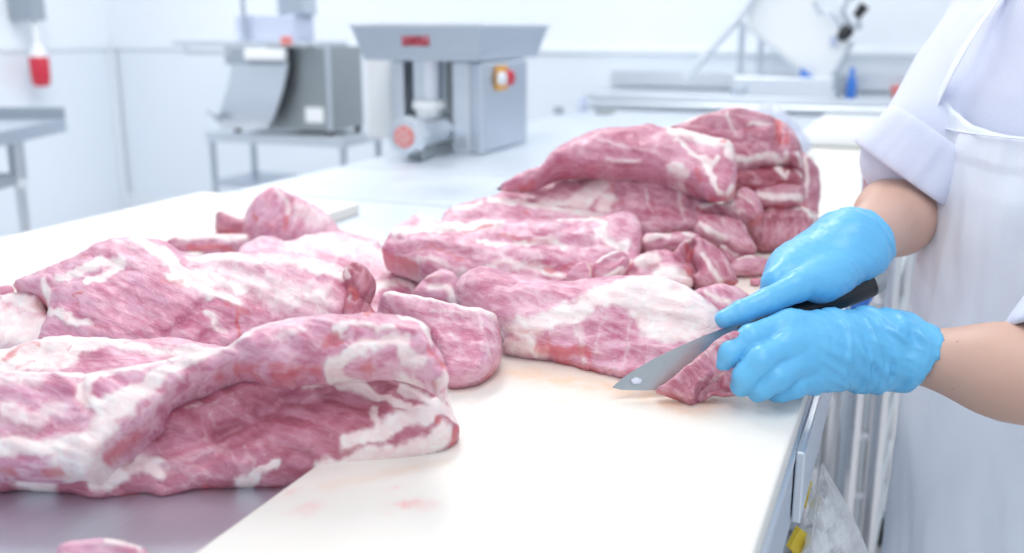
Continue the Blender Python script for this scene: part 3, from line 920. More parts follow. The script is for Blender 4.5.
m.tube([ppx(850, 27, 0), ppx(842, 12, 0), ppx(846, 0, 0), ppx(858, -6, 0)], 0.014, 10)
m.tube([ppx(814, 2, 0), ppx(820, 14, 0), ppx(828, 10, 0), ppx(836, 20, 0), ppx(843, 32, 0)], 0.011, 10)
m.tube([ppx(852, 26, 0), ppx(860, 28, 0), ppx(858, 18, 0)], 0.012, 10)
m.build('adjusting_linkage', M['steel_matte'], sm, smooth=True)
MB().prism([ppx(800, 78, 0.02), ppx(814, 78, 0.02), ppx(801, 68, 0.02)], (0, 0.03, 0)).build('blue_wedge', M['blue'], sm)
MB().box((ppx(830, 40, 0.05).x, YM + 0.04, ppx(830, 46).z), (ppx(838, 40, 0.05).x, YM + 0.058, ppx(830, 36).z), 0.002).build('blue_label', M['lavender'], sm)
# blue spray bottle and small red tub on the back table
q = on_z(851, 92, zb1); q = V((on_y(851, 90, 5.12).x, 5.12, zb1)); k = 5.1 / FPX
o = thing('cleaner_bottle', 'small blue cleaning bottle on the back table beside the slicing machine', 'bottle', q)
MB().lathe(q, (0, 0, 1), [(0, 4 * k), (1 * k, 4.8 * k), (15 * k, 4.6 * k), (20 * k, 2.4 * k), (22 * k, 2.0 * k)], 20).build('bottle_body', M['blue'], o, smooth=True)
MB().lathe(q + V((0, 0, 22 * k)), (0, 0, 1), [(0, 2.4 * k), (5 * k, 2.2 * k), (6 * k, 1.4 * k)], 16).build('bottle_cap', M['blue'], o, smooth=True)
q = V((on_y(903, 88, 5.25).x, 5.25, zb1))
o = thing('salmon_tub', 'low salmon red tub on the back table behind the white sleeve', 'tub', q)
MB().lathe(q, (0, 0, 1), [(0, 8 * k), (2 * k, 10 * k), (8 * k, 11 * k), (9 * k, 11.5 * k), (9.4 * k, 10.5 * k)], 24).build('tub_body', M['redp'], o, smooth=True)
MB().lathe(q + V((0, 0, 9 * k)), (0, 0, 1), [(0, 11.4 * k), (1.6 * k, 11.6 * k), (2.4 * k, 9 * k)], 24).build('tub_lid', M['redp'], o, smooth=True)
# wall hook
q = on_y(650, 80, YW - 0.03)
# small things on the far table
def small(name, label, cat, x, y, mb, mat):
    tag(mb.build(name, mat), label, cat)
q = on_z(557, 114, ZS); k = depth_of(q) / FPX
small('steel_weight', 'small grey block on the far table just right of the grinder', 'block', 0, 0, MB().box((q.x - 4 * k, q.y, ZS), (q.x + 4 * k, q.y + 0.05, ZS + 7 * k), 0.006), M['greyplastic'])
q = on_z(601, 114.5, ZS); k = depth_of(q) / FPX
m = MB().box((q.x - 7 * k, q.y, ZS), (q.x + 4 * k, q.y + 0.09, ZS + 4 * k), 0.006); m.tube([(q.x + 4 * k, q.y + 0.04, ZS + 2.4 * k), (q.x + 11 * k, q.y + 0.05, ZS + 2.2 * k)], 0.009, 10)
small('table_scraper', 'dark flat scraper on the far table before the back table end', 'scraper', 0, 0, m, M['steel_dark'])
q = on_z(581, 111, ZS); k = depth_of(q) / FPX
m = MB().box((q.x - 4 * k, q.y, ZS), (q.x + 4 * k, q.y + 0.06, ZS + 12 * k), 0.008); m.lathe((q.x, q.y + 0.03, ZS + 12 * k), (0, 0, 1), [(0, 2.4 * k), (2 * k, 2.4 * k), (2.6 * k, 1.5 * k)], 14)
small('soap_flask', 'pale lavender flask on the far table between grinder and back table', 'flask', 0, 0, m, M['lavender'])

# white board with rounded corners, crumpled white cloth behind the stacked pork
q0, q1 = on_z(800, 146, ZB), on_z(905, 146, ZB)
m = MB().box((q0.x, q0.y - 0.02, ZB), (q1.x - 0.0, q0.y + 0.75, ZB + 0.052), 0.022)
o = m.build('spare_board', M['white'], smooth=True)
tag(o, 'thick white board with rounded edges lying behind the cloth, left of the sleeve', 'board')
# ------------------------------------------------------------------ raw pork
GL, GR = 'raw pork cuts piled on the left', 'raw pork cuts stacked on the right'
# ---- left pile, front to back
meat('pork_slab', 'dark lean pork slab at the very front, resting on bare steel and the front board', 
     [(-40, 492), (0, 492), (20, 490), (42, 492), (70, 494), (97, 499), (140, 494), (165, 497), (200, 489), (240, 488), (285, 487), (330, 478), (380, 470), (430, 460), (451, 448), (459, 433), (453, 415), (447, 396), (441, 372), (420, 352), (380, 345), (320, 350), (240, 362), (160, 385), (90, 420), (20, 440), (-40, 450)],
     ((0, 495), (300, 487)), ZS, 40, 0.036, 42, tone=0.6, group=GL, fiber=-18, pale=0.10, belly=0.10,
     fat=[([(96, 492), (120, 480), (150, 470), (165, 478)], 9, 0.9), ([(100, 488), (112, 470), (140, 452)], 6, 0.8), ([(30, 470), (20, 482), (50, 485)], 10, 1), ([(242, 486), (262, 478), (280, 471)], 5, 1), ([(325, 474), (350, 470), (400, 458), (440, 440)], 9, 1), ([(345, 452), (375, 444), (395, 430), (440, 418), (452, 420)], 9, 1), ([(372, 440), (372, 420)], 4, 0.9), ([(300, 400), (330, 395), (365, 405), (402, 418)], 5, 1), ([(400, 402), (430, 412), (452, 424)], 7, 1), ([(438, 380), (448, 405), (455, 420)], 7, 0.9), ([(155, 432), (200, 420), (260, 404)], 2.2, 0.4)],
     red=[([(455, 415), (456, 432), (450, 446)], 5, 0.8), ([(430, 428), (436, 432)], 5, 0.8), ([(320, 477), (420, 463)], 2.5, 0.7)],
     crease=[([(150, 432), (180, 405), (230, 388), (262, 376)], 8, 0.020), ([(222, 443), (250, 430), (285, 410), (330, 408), (370, 415)], 9, 0.013), ([(130, 470), (190, 455), (240, 432)], 6, 0.007), ([(205, 470), (235, 452), (262, 440)], 6, 0.008), ([(380, 380), (405, 392), (425, 405)], 4, 0.009)],
     ridge=[([(180, 430), (240, 405), (310, 392), (360, 398)], 14, 0.016), ([(250, 465), (320, 440), (380, 430)], 20, 0.010)], lump=0.007)
meat('pork_slab', 'pork slab with a long white fat seam, draped over the dark front slab',
     [(-40, 368), (0, 371), (50, 374), (94, 374), (141, 367), (193, 355), (226, 349), (250, 332), (290, 322), (340, 318), (375, 315), (402, 318), (425, 329), (431, 345), (442, 362), (447, 384), (440, 392), (428, 380), (410, 371), (385, 366), (340, 369), (322, 372), (300, 371), (285, 375), (262, 374), (240, 370), (210, 381), (180, 396), (152, 424), (130, 440), (104, 460), (86, 474), (70, 470), (40, 472), (0, 470), (-40, 470)],
     ((0, 474, ZS + .035), (400, 372, ZS + .115)), ZS + 0.004, 34, 0.030, 24, group=GL, fiber=-20, pale=0.75, belly=0.05,
     fat=[([(-20, 372), (60, 378), (110, 376), (150, 370), (200, 358), (228, 352), (245, 348)], 6, 1), ([(92, 380), (90, 405), (102, 418), (122, 410), (150, 392), (190, 372), (225, 354)], 8, 1), ([(60, 468), (90, 455), (110, 430), (140, 405)], 13, 1), ([(0, 452), (50, 452), (100, 446)], 9, 0.95), ([(75, 470), (95, 462)], 10, 1), ([(0, 385), (40, 390)], 12, 0.6), ([(10, 420), (40, 428), (60, 415)], 14, 0.55), ([(245, 350), (262, 335), (300, 323)], 4, 0.7), ([(270, 350), (300, 345)], 5, 0.5), ([(328, 368), (345, 358), (370, 352), (405, 360), (422, 366)], 6, 1.0), ([(328, 345), (345, 335), (390, 340)], 4, 0.8), ([(405, 322), (420, 334), (428, 348)], 6, 1), ([(380, 352), (400, 350)], 6, 0.9), ([(435, 390), (446, 384)], 6, 0.9)],
     red=[([(322, 355), (330, 348)], 5, 0.8), ([(366, 324), (374, 318)], 4, 0.8), ([(425, 355), (440, 366), (446, 385)], 4, 0.8), ([(250, 372), (330, 372)], 3, 0.6), ([(0, 444), (30, 440)], 4, 0.4)],
     crease=[([(84, 382), (84, 402), (90, 418)], 4, 0.006), ([(228, 356), (240, 362), (255, 376)], 4, 0.012), ([(0, 442), (50, 438), (85, 428)], 4, 0.006), ([(330, 352), (380, 346), (410, 350)], 4, 0.008), ([(400, 364), (425, 360), (436, 372)], 4, 0.008)],
     ridge=[([(95, 450), (140, 415), (190, 380), (240, 360)], 14, 0.008), ([(250, 355), (300, 345), (330, 340)], 20, 0.012)])
meat('fat_slab', 'flat white fat slab with pink stripes, squeezed between the front pork slabs and the big cut behind',
     [(-40, 348), (0, 350), (25, 343), (55, 336), (100, 338), (135, 339), (170, 337), (200, 342), (230, 349), (225, 360), (200, 372), (150, 384), (90, 392), (30, 392), (-40, 390)],
     ((0, 398), (200, 380)), ZS + 0.05, 22, 0.014, 16, group=GL, fiber=-8, pale=0.4, belly=0.05, cat='meat',
     fat=[('area', [(-40, 348), (60, 337), (120, 340), (150, 352), (200, 350), (225, 352), (200, 360), (140, 356), (110, 350), (80, 360), (60, 372), (-40, 375)], 6, 1.0)],
     red=[([(5, 362), (25, 350), (42, 347)], 4, 0.75), ([(125, 345), (170, 342)], 3, 0.6), ([(68, 355), (72, 350)], 2, 0.7), ([(15, 369), (35, 366)], 3, 0.6)],
     crease=[([(60, 370), (110, 360), (190, 356)], 5, 0.004)])
meat('pork_ham', 'large pink pork cut with pale membrane on top, behind the draped slab',
     [(40, 345), (48, 312), (38, 296), (16, 288), (16, 281), (47, 269), (78, 255), (101, 243), (118, 239), (146, 239), (168, 243), (179, 250), (195, 255), (240, 253), (285, 254), (320, 260), (345, 270), (353, 290), (346, 320), (320, 328), (280, 332), (250, 342), (232, 356), (200, 358), (150, 356), (90, 356)],
     ((60, 392), (330, 380)), ZS, 26, 0.034, 26, group=GL, fiber=-25, pale=0.32, belly=0.09, lump=0.008,
     fat=[([(45, 290), (52, 300), (50, 312), (75, 326), (90, 330)], 4, 0.9), ([(60, 285), (85, 278), (120, 268), (110, 282), (92, 290)], 5, 0.95), ([(140, 245), (165, 265), (178, 278), (215, 290), (240, 300)], 7, 0.95), ([(170, 285), (200, 295), (235, 312)], 6, 0.9), ([(195, 262), (240, 268), (290, 268), (335, 280)], 12, 0.62), ([(215, 280), (270, 300), (320, 310)], 22, 0.55), ([(205, 320), (222, 335)], 5, 0.8), ([(120, 248), (160, 262)], 3, 0.5), ([(300, 275), (345, 285)], 6, 0.85)],
     red=[([(165, 292), (185, 290)], 5, 0.7), ([(235, 322), (238, 340)], 4, 0.9), ([(225, 315), (245, 318)], 5, 0.6), ([(90, 334), (140, 336)], 3, 0.5), ([(80, 315), (78, 305), (84, 302)], 1.8, 0.9), ([(60, 270), (85, 262), (98, 258)], 3, 0.6), ([(150, 345), (200, 330), (235, 350)], 5, 0.35)],
     crease=[([(170, 342), (190, 325), (205, 312)], 5, 0.008), ([(50, 292), (90, 284), (130, 276)], 5, 0.006), ([(190, 258), (215, 275), (260, 285)], 5, 0.006), ([(200, 348), (215, 336), (245, 330)], 5, 0.010)],
     ridge=[([(95, 300), (150, 292), (190, 305)], 22, 0.010), ([(230, 275), (300, 290)], 22, 0.006)])
PL = bpy.context.scene.objects
knob = meat('shank_end', 'reddish knobbly cut shank end of the big pork cut',
     [(343, 320), (346, 300), (345, 285), (343, 272), (350, 264), (360, 264), (370, 271), (376, 284), (374, 298), (370, 304), (376, 314), (372, 324), (355, 326)],
     ((340, 374), (376, 370)), ZS, 44, 0.018, 10, group=GL, tone=.75, fiber=70, pale=0.15, belly=0.04, lump=0.006, fat0=0.0,
     fat=[([(347, 272), (350, 280)], 3, 0.8), ([(345, 305), (352, 300)], 3, 0.5)], red=[([(352, 290), (358, 300)], 4, 0.9), ([(372, 302), (373, 316)], 3, 0.9), ([(350, 312), (365, 310)], 5, 0.45)],
     crease=[([(346, 288), (353, 290), (356, 300), (348, 298)], 3, 0.010), ([(356, 303), (370, 303)], 3, 0.008), ([(352, 270), (360, 276)], 3, 0.005)],
     parent=[o for o in bpy.context.scene.objects if o.get('label', '').startswith('large pink pork cut')][0])
meat('fat_piece', 'pale fatty pork piece at the left edge of the photo',
     [(-40, 300), (-10, 296), (10, 294), (30, 290), (45, 298), (50, 314), (86, 330), (94, 344), (60, 352), (20, 355), (-40, 358)],
     ((-20, 385), (90, 378)), ZS, 25, 0.024, 18, group=GL, fiber=30, pale=0.6, fat0=0.34, belly=0.07,
     fat=[([(-20, 330), (30, 335), (60, 340)], 14, 0.7), ([(10, 305), (40, 310)], 6, 0.8)], red=[([(5, 318), (12, 312)], 4, 0.6), ([(40, 315), (80, 330)], 3, 0.55)],
     crease=[([(40, 308), (60, 325), (85, 332)], 4, 0.006)])
meat('pork_scrap', 'small pink pork scrap at the left edge, on the white board',
     [(-12, 290), (2, 286), (12, 286), (15, 292), (10, 297), (-10, 298)], ((-10, 299), (14, 297)), ZB, 45, 0.008, 5, group=GL, pale=0.2)
# ---- behind them
meat('pork_shoulder', 'domed pork piece topmost in the left pile, with a red fold in its side',
     [(246, 240), (244, 222), (249, 206), (261, 194), (272, 187), (282, 190), (301, 199), (320, 208), (332, 218), (340, 230), (345, 245), (330, 254), (300, 254), (270, 252)],
     ((250, 256), (340, 254)), ZS, 52, 0.040, 22, group=GL, fiber=60, pale=0.55, belly=0.08,
     fat=[([(272, 188), (280, 196), (288, 220)], 4, 0.6), ([(300, 215), (320, 225)], 14, 0.5)], red=[([(287, 222), (284, 236)], 3.5, 0.85), ([(268, 232), (276, 240)], 4, 0.6), ([(252, 222), (258, 226)], 3, 0.9)],
     crease=[([(290, 205), (286, 228), (280, 242)], 4, 0.012)], ridge=[([(270, 195), (262, 220)], 12, 0.008)])
meat('pork_trimming', 'small dark pink pork lump leaning on the left of the domed piece',
     [(216, 214), (223, 211), (238, 218), (252, 218), (258, 228), (257, 238), (240, 236), (226, 235), (216, 233)], ((214, 240), (258, 242)), ZS + 0.015, 55, 0.018, 8, tone=0.5, group=GL, pale=0.3, belly=0.03, red=[([(220, 232), (240, 233)], 3, 0.5)], fat=[([(222, 214), (250, 226)], 2, 0.5)])
meat('pork_flap', 'thin pork flap with a dark open fold, left of the small dark pink lump',
     [(165, 243), (179, 236), (214, 234), (249, 235), (246, 246), (236, 252), (215, 256), (195, 258), (180, 254)], ((165, 262), (248, 260)), ZS + 0.01, 40, 0.012, 8, tone=0.3, group=GL, pale=0.6, belly=0.03,
     fat=[([(180, 240), (215, 238), (246, 240)], 4, 0.9)], red=[([(190, 250), (215, 249), (232, 250)], 4, 0.9)], crease=[([(194, 255), (218, 254), (234, 250)], 2.5, 0.012)])
meat('pork_slab', 'wide pale pork slab covered in whitish membrane, right of the domed piece',
     [(238, 252), (254, 239), (271, 236), (287, 241), (306, 235), (325, 232), (341, 230), (358, 235), (376, 240), (382, 247), (396, 253), (417, 260), (436, 268), (432, 280), (424, 288), (412, 297), (390, 306), (360, 332), (300, 310), (250, 280)],
     ((290, 325), (420, 302)), ZS, 15, 0.020, 20, group=GL, fiber=-15, pale=0.95, fat0=0.16, belly=0.06,
     fat=[([(375, 290), (400, 284), (420, 290)], 5, 0.8), ([(290, 250), (340, 245), (400, 268)], 14, 0.45)], red=[([(395, 284), (402, 290)], 3, 0.6)], crease=[([(260, 246), (290, 246)], 4, 0.005), ([(376, 288), (398, 280), (420, 286)], 3, 0.006)])
meat('pork_loin_end', 'squared pork block with a clean cut end, right tip of the left pile',
     [(380, 304), (384, 296), (396, 295), (434, 303), (472, 311), (495, 317), (500, 330), (502, 348), (500, 364), (487, 380), (472, 387), (453, 389), (444, 384), (438, 362), (425, 338), (400, 322)],
     ((430, 391), (500, 378)), ZB, 38, 0.034, 13, group=GL, fiber=-18, pale=0.6, belly=0.06,
     fat=[([(390, 298), (440, 306), (480, 316), (495, 322)], 7, 0.9), ([(478, 325), (484, 345), (490, 365)], 3, 0.42), ([(430, 320), (470, 322)], 3, 0.5), ([(440, 325), (455, 350)], 3, 0.4)], red=[([(448, 384), (474, 383)], 5, 0.35), ([(497, 330), (500, 350)], 3, 0.4)],
     ridge=[([(478, 318), (482, 345), (478, 380)], 8, 0.008)], crease=[([(400, 320), (440, 330), (465, 328)], 4, 0.003)])
meat('pork_trimming', 'small knobbly pork lump between the cut block and the piece being carved',
     [(410, 297), (416, 288), (424, 279), (434, 272), (443, 269), (455, 273), (459, 284), (456, 294), (456, 304), (437, 302), (422, 299)], ((412, 302), (456, 307)), ZB, 50, 0.018, 9, group=GR, pale=0.4, belly=0.03,
     fat=[([(430, 290), (448, 292), (452, 302)], 5, 0.85), ([(425, 280), (440, 280)], 4, 0.5)], red=[([(428, 283), (440, 276)], 3, 0.6)], crease=[([(428, 286), (440, 288)], 3, 0.006)])
meat('pork_trimming', 'blurred pink pork lump on the bare steel at the bottom edge of the photo',
     [(52, 572), (58, 550), (74, 543), (100, 541), (124, 543), (142, 549), (152, 560), (150, 580), (100, 590), (60, 585)], ((55, 588), (150, 588)), ZS, 55, 0.02, 14, group=GL, pale=0.4, fat=[([(110, 548), (140, 552)], 6, 0.9)], belly=0.03)

# ---- the piece being carved
carved = meat('pork_shoulder', 'fat-capped pork shoulder being sliced by the knife',
     [(455, 287), (462, 277), (474, 271), (486, 268), (510, 275), (540, 281), (562, 283), (600, 280), (640, 279), (660, 280), (680, 287), (700, 298), (716, 310), (728, 325), (742, 345), (744, 372), (728, 388), (700, 392), (660, 388), (640, 382), (616, 377), (588, 371), (556, 363), (531, 359), (504, 353), (502, 338), (490, 324), (470, 311), (458, 300)],
     ((510, 357), (740, 379)), ZB, 36, 0.040, 26, group=GR, fiber=-12, pale=0.55, belly=0.07, lump=0.006,
     fat=[('area', [(510, 335), (560, 318), (600, 300), (640, 284), (665, 282), (700, 300), (716, 315), (706, 340), (690, 350), (660, 352), (640, 340), (625, 325), (600, 322), (570, 335), (540, 345), (505, 342)], 7, 1.0), ([(508, 352), (530, 350), (548, 356)], 6, 0.8), ([(626, 326), (627, 350), (620, 372)], 3, 0.42), ([(604, 328), (600, 345), (598, 360)], 2.5, 0.38), ([(650, 345), (647, 372)], 3, 0.42), ([(580, 338), (583, 368)], 6, 0.55)],
     red=[([(545, 352), (560, 358), (590, 362)], 7, 0.8), ([(660, 308), (685, 318), (680, 325)], 5, 0.28), ([(515, 338), (540, 342)], 3, 0.5), ([(700, 345), (716, 318)], 5, 0.35), ([(600, 374), (640, 382)], 3, 0.5)],
     crease=[([(540, 350), (575, 345), (592, 340)], 5, 0.007), ([(600, 325), (618, 350), (640, 372)], 5, 0.004)],
     ridge=[([(600, 315), (640, 300), (680, 310)], 24, 0.012), ([(490, 290), (540, 305)], 20, 0.008)])
flap = meat('cut_flap', 'freshly cut lean flap curling in front of the blade',
     [(655, 391), (668, 381), (684, 368), (703, 352), (722, 336), (738, 332), (748, 345), (748, 372), (738, 384), (737, 395), (724, 397), (713, 396), (706, 400), (693, 405), (684, 403), (670, 398)],
     ((662, 402), (740, 405)), ZB, 84, 0.012, 9, fiber=-45, pale=0.4, belly=0.006, tone=.6, parent=carved,
     fat=[([(690, 366), (720, 344)], 4, 0.4), ([(700, 384), (725, 376)], 2, 0.5)], red=[([(712, 385), (735, 392)], 4, 0.5)],
     crease=[([(700, 403), (703, 391), (716, 383)], 5, 0.028), ([(714, 388), (728, 390)], 3, 0.012)], ridge=[([(694, 402), (696, 388), (708, 378)], 4, 0.007)])
# ---- right stack
meat('pork_belly', 'long layered pork slab lying behind the shoulder being sliced',
     [(383, 252), (387, 238), (397, 226), (408, 220), (420, 213), (430, 219), (450, 222), (500, 220), (560, 220), (600, 216), (622, 212), (638, 217), (643, 235), (640, 256), (642, 275), (600, 290), (560, 290), (520, 288), (480, 280), (440, 275), (410, 263)],
     ((430, 300), (640, 292)), ZB, 28, 0.030, 18, group=GR, fiber=-8, pale=0.85, belly=0.07, lump=0.008, fat0=0.1,
     fat=[([(395, 235), (440, 232), (500, 228)], 7, 0.7), ([(420, 215), (430, 222)], 5, 0.9), ([(480, 250), (555, 246), (562, 255)], 3, 0.8), ([(560, 222), (600, 228), (604, 240)], 4, 0.8), ([(595, 238), (610, 250), (622, 252)], 4, 0.9), ([(440, 278), (520, 272), (560, 278)], 5, 0.6), ([(400, 262), (450, 268)], 5, 0.5), ([(620, 270), (642, 262)], 4, 0.7)],
     red=[([(466, 238), (495, 230)], 2.5, 0.8), ([(500, 240), (550, 248)], 3, 0.65), ([(405, 252), (440, 256), (462, 262)], 3, 0.6), ([(540, 273), (556, 274)], 3, 0.8), ([(565, 272), (572, 270)], 3, 0.7), ([(628, 230), (633, 242)], 3, 0.6), ([(598, 248), (612, 256)], 3, 0.5)],
     crease=[([(500, 244), (530, 250), (565, 248), (590, 250)], 4, 0.011), ([(400, 256), (440, 254), (470, 262)], 4, 0.008), ([(530, 270), (575, 274)], 4, 0.012), ([(590, 232), (606, 246), (620, 255)], 3.5, 0.010), ([(612, 262), (600, 275)], 4, 0.009), ([(440, 238), (500, 232)], 4, 0.007), ([(560, 236), (590, 226)], 3, 0.006)],
     ridge=[([(420, 245), (480, 252), (540, 262)], 7, 0.006)])
meat('pork_slab', 'narrow pink pork layer sandwiched between the long layered slab and the block above it',
     [(441, 236), (444, 214), (454, 206), (470, 202), (490, 197), (530, 203), (570, 207), (605, 214), (624, 222), (600, 234), (540, 240), (490, 240)],
     ((445, 262), (620, 255)), ZB + 0.02, 30, 0.022, 12, group=GR, fiber=-10, pale=0.7, belly=0.05,
     fat=[([(490, 204), (520, 206), (560, 212), (600, 218)], 5, 0.9), ([(455, 212), (480, 206)], 4, 0.7)], red=[([(525, 217), (532, 219)], 2.5, 0.7), ([(452, 212), (460, 206)], 3, 0.5)], crease=[([(450, 224), (500, 220), (560, 224)], 4, 0.006)])
meat('pork_shoulder', 'pork block with a square pink end and white fat corner, under the topmost long cut',
     [(488, 202), (500, 194), (515, 187), (550, 171), (600, 166), (655, 170), (690, 182), (712, 194), (716, 214), (702, 234), (670, 238), (645, 240), (632, 232), (616, 222), (590, 226), (540, 222), (505, 215)],
     ((500, 240), (698, 250)), ZB + 0.025, 35, 0.036, 12, tone=0.35, group=GR, fiber=-15, pale=0.55, belly=0.07,
     fat=[([(545, 218), (580, 208), (605, 185), (612, 172)], 10, 1.0), ([(560, 176), (600, 172), (650, 176), (680, 184)], 8, 0.85), ([(610, 205), (600, 215)], 8, 0.8), ([(645, 196), (650, 225)], 2, 0.6), ([(675, 190), (682, 225)], 4, 0.6), ([(490, 205), (540, 214)], 4, 0.8)],
     red=[([(610, 182), (612, 200)], 4, 0.6), ([(596, 214), (625, 208)], 5, 0.5), ([(625, 200), (660, 206), (690, 205)], 14, 0.28), ([(672, 218), (690, 200)], 3, 0.5)],
     ridge=[([(615, 188), (665, 190), (690, 196)], 8, 0.010)], crease=[([(620, 194), (617, 215)], 4, 0.006), ([(688, 190), (692, 225)], 3, 0.005)])
meat('pork_loin', 'long dark pink pork cut on top of the right stack, white at one end',
     [(497, 190), (506, 182), (520, 174), (540, 166), (552, 153), (568, 143), (586, 134), (603, 129), (627, 128), (650, 125), (664, 128), (682, 130), (706, 136), (730, 142), (735, 152), (737, 172), (735, 192), (724, 202), (708, 200), (698, 190), (684, 183), (669, 178), (655, 173), (629, 170), (598, 169), (570, 169), (550, 173), (528, 187), (514, 190)],
     ((515, 196), (720, 205)), ZB + 0.105, 40, 0.032, 13, tone=0.28, group=GR, fiber=-14, pale=0.22, belly=0.05,
     fat=[([(672, 134), (700, 142), (726, 148), (732, 160)], 9, 1.0), ([(690, 160), (705, 168), (715, 165)], 4, 0.9), ([(672, 172), (685, 180)], 5, 0.9), ([(704, 170), (715, 195), (722, 198)], 3.5, 0.9), ([(610, 163), (640, 166)], 3, 0.6), ([(600, 148), (660, 160)], 2, 0.4), ([(676, 145), (690, 158), (698, 165)], 2.5, 0.8), ([(733, 190), (728, 198)], 4, 0.8)],
     red=[([(718, 147), (723, 148)], 3, 0.9), ([(695, 175), (700, 185)], 4, 0.7), ([(726, 178), (730, 176)], 4, 0.6), ([(540, 168), (560, 168)], 4, 0.4), ([(500, 186), (512, 178)], 3, 0.5)],
     crease=[([(672, 130), (690, 150), (702, 168)], 3, 0.006), ([(530, 180), (548, 168)], 4, 0.008), ([(590, 160), (640, 163)], 3, 0.005)], ridge=[([(560, 158), (620, 145), (670, 155)], 12, 0.008)])
meat('pork_shoulder', 'rounded dark pork piece at the top right of the stack, with a deep red gash',
     [(668, 132), (682, 125), (697, 119), (716, 114), (736, 110), (752, 113), (769, 118), (779, 121), (791, 130), (799, 140), (803, 156), (801, 170), (785, 166), (770, 168), (752, 170), (734, 174), (715, 165), (690, 150)],
     ((720, 182), (800, 178)), ZB + 0.12, 50, 0.042, 11, tone=0.65, group=GR, fiber=-10, pale=0.4, belly=0.06,
     fat=[([(674, 130), (690, 124), (712, 118)], 4, 0.7), ([(728, 120), (732, 134), (736, 140)], 3, 0.6), ([(745, 133), (780, 130)], 2, 0.6), ([(736, 166), (760, 163), (780, 164)], 4, 0.8), ([(786, 160), (782, 170)], 4, 0.8), ([(796, 158), (800, 168)], 3, 0.7)],
     red=[([(770, 122), (777, 124)], 4, 1), ([(776, 128), (779, 148)], 4, 1.0), ([(786, 140), (785, 150)], 3, 0.9), ([(700, 134), (712, 138)], 3, 0.5)],
     crease=[([(774, 124), (777, 136), (776, 150)], 3.5, 0.016), ([(712, 136), (740, 136), (770, 130)], 3, 0.007)], ridge=[([(745, 142), (768, 142)], 8, 0.008)])
meat('pork_slice', 'brownish red pork slice pressed under the rounded top right piece',
     [(732, 170), (750, 168), (772, 165), (790, 166), (803, 166), (806, 178), (800, 186), (785, 184), (765, 188), (748, 186), (736, 182)],
     ((735, 205), (805, 200)), ZB + 0.085, 45, 0.016, 8, tone=1.0, group=GR, fiber=0, pale=0.1, belly=0.04,
     fat=[([(738, 170), (758, 168)], 3, 0.7), ([(776, 172), (782, 180)], 3, 0.9), ([(786, 175), (784, 182)], 2, 0.8), ([(795, 170), (800, 180)], 2, 0.6)], red=[([(740, 178), (775, 176)], 6, 0.35)], crease=[([(740, 184), (770, 184)], 3, 0.006)])
meat('pork_slice', 'pork slice with a pale fat edge, one below the brownish slice',
     [(752, 190), (768, 186), (785, 182), (801, 182), (806, 192), (802, 204), (785, 208), (768, 206), (757, 202)],
     ((755, 226), (805, 222)), ZB + 0.05, 45, 0.016, 8, tone=0.8, group=GR, fiber=0, pale=0.2, belly=0.04,
     fat=[([(758, 197), (780, 201), (799, 200)], 3.5, 0.9)], red=[([(770, 188), (798, 187)], 4, 0.35)])
meat('pork_slice', 'upright pork piece at the right rear edge of the stack',
     [(800, 152), (808, 156), (814, 162), (819, 170), (821, 188), (819, 206), (817, 216), (806, 212), (801, 195), (803, 176)],
     ((800, 232), (820, 230)), ZB, 68, 0.018, 8, tone=0.45, group=GR, fiber=80, pale=0.4, belly=0.03,
     fat=[([(806, 160), (808, 180), (805, 200)], 3, 0.75)], red=[([(816, 165), (819, 172)], 3, 0.6), ([(814, 205), (818, 212)], 3, 0.5)])
meat('pork_shoulder', 'pork block with a flat dark front face, bottom right of the stack on the board',
     [(742, 226), (748, 218), (762, 211), (779, 207), (803, 208), (816, 214), (820, 224), (815, 236), (808, 244), (791, 253), (775, 252), (762, 253), (752, 243)],
     ((750, 255), (810, 250)), ZB, 50, 0.030, 11, tone=0.85, group=GR, fiber=-85, pale=0.35, belly=0.05,
     fat=[([(765, 212), (785, 208), (805, 213), (808, 224)], 3, 0.85), ([(815, 218), (812, 236)], 4, 0.7)], red=[([(752, 228), (790, 224)], 2.5, 0.5)], ridge=[([(748, 223), (785, 222), (810, 224)], 4, 0.010)])
meat('pork_slice', 'pork slice with cream fat underside, wedged below the top long cut',
     [(696, 208), (708, 203), (726, 202), (738, 190), (748, 188), (757, 195), (764, 210), (757, 222), (742, 220), (722, 217), (704, 216)],
     ((700, 236), (760, 236)), ZB + 0.05, 45, 0.020, 9, tone=0.5, group=GR, fiber=-40, pale=0.5, belly=0.04,
     fat=[([(704, 206), (718, 205), (732, 207)], 4, 1.0), ([(738, 196), (752, 208)], 2.5, 0.6), ([(730, 212), (745, 216)], 3, 0.6)], red=[([(752, 200), (760, 212)], 3, 0.5)], crease=[([(702, 211), (720, 211), (735, 213)], 2.5, 0.008)])
meat('pork_slice', 'streaky pork piece in the middle of the stack, left of the bottom right block',
     [(696, 218), (706, 214), (722, 216), (742, 222), (750, 236), (757, 250), (752, 256), (735, 252), (718, 246), (700, 240), (694, 230)],
     ((698, 262), (756, 262)), ZB + 0.02, 45, 0.022, 10, tone=0.45, group=GR, fiber=-40, pale=0.6, belly=0.04,
     fat=[([(700, 228), (712, 236), (725, 242)], 4, 0.7), ([(722, 220), (726, 232)], 3, 0.5)], red=[([(735, 246), (750, 252)], 4, 0.5), ([(715, 222), (740, 232)], 3, 0.3)])
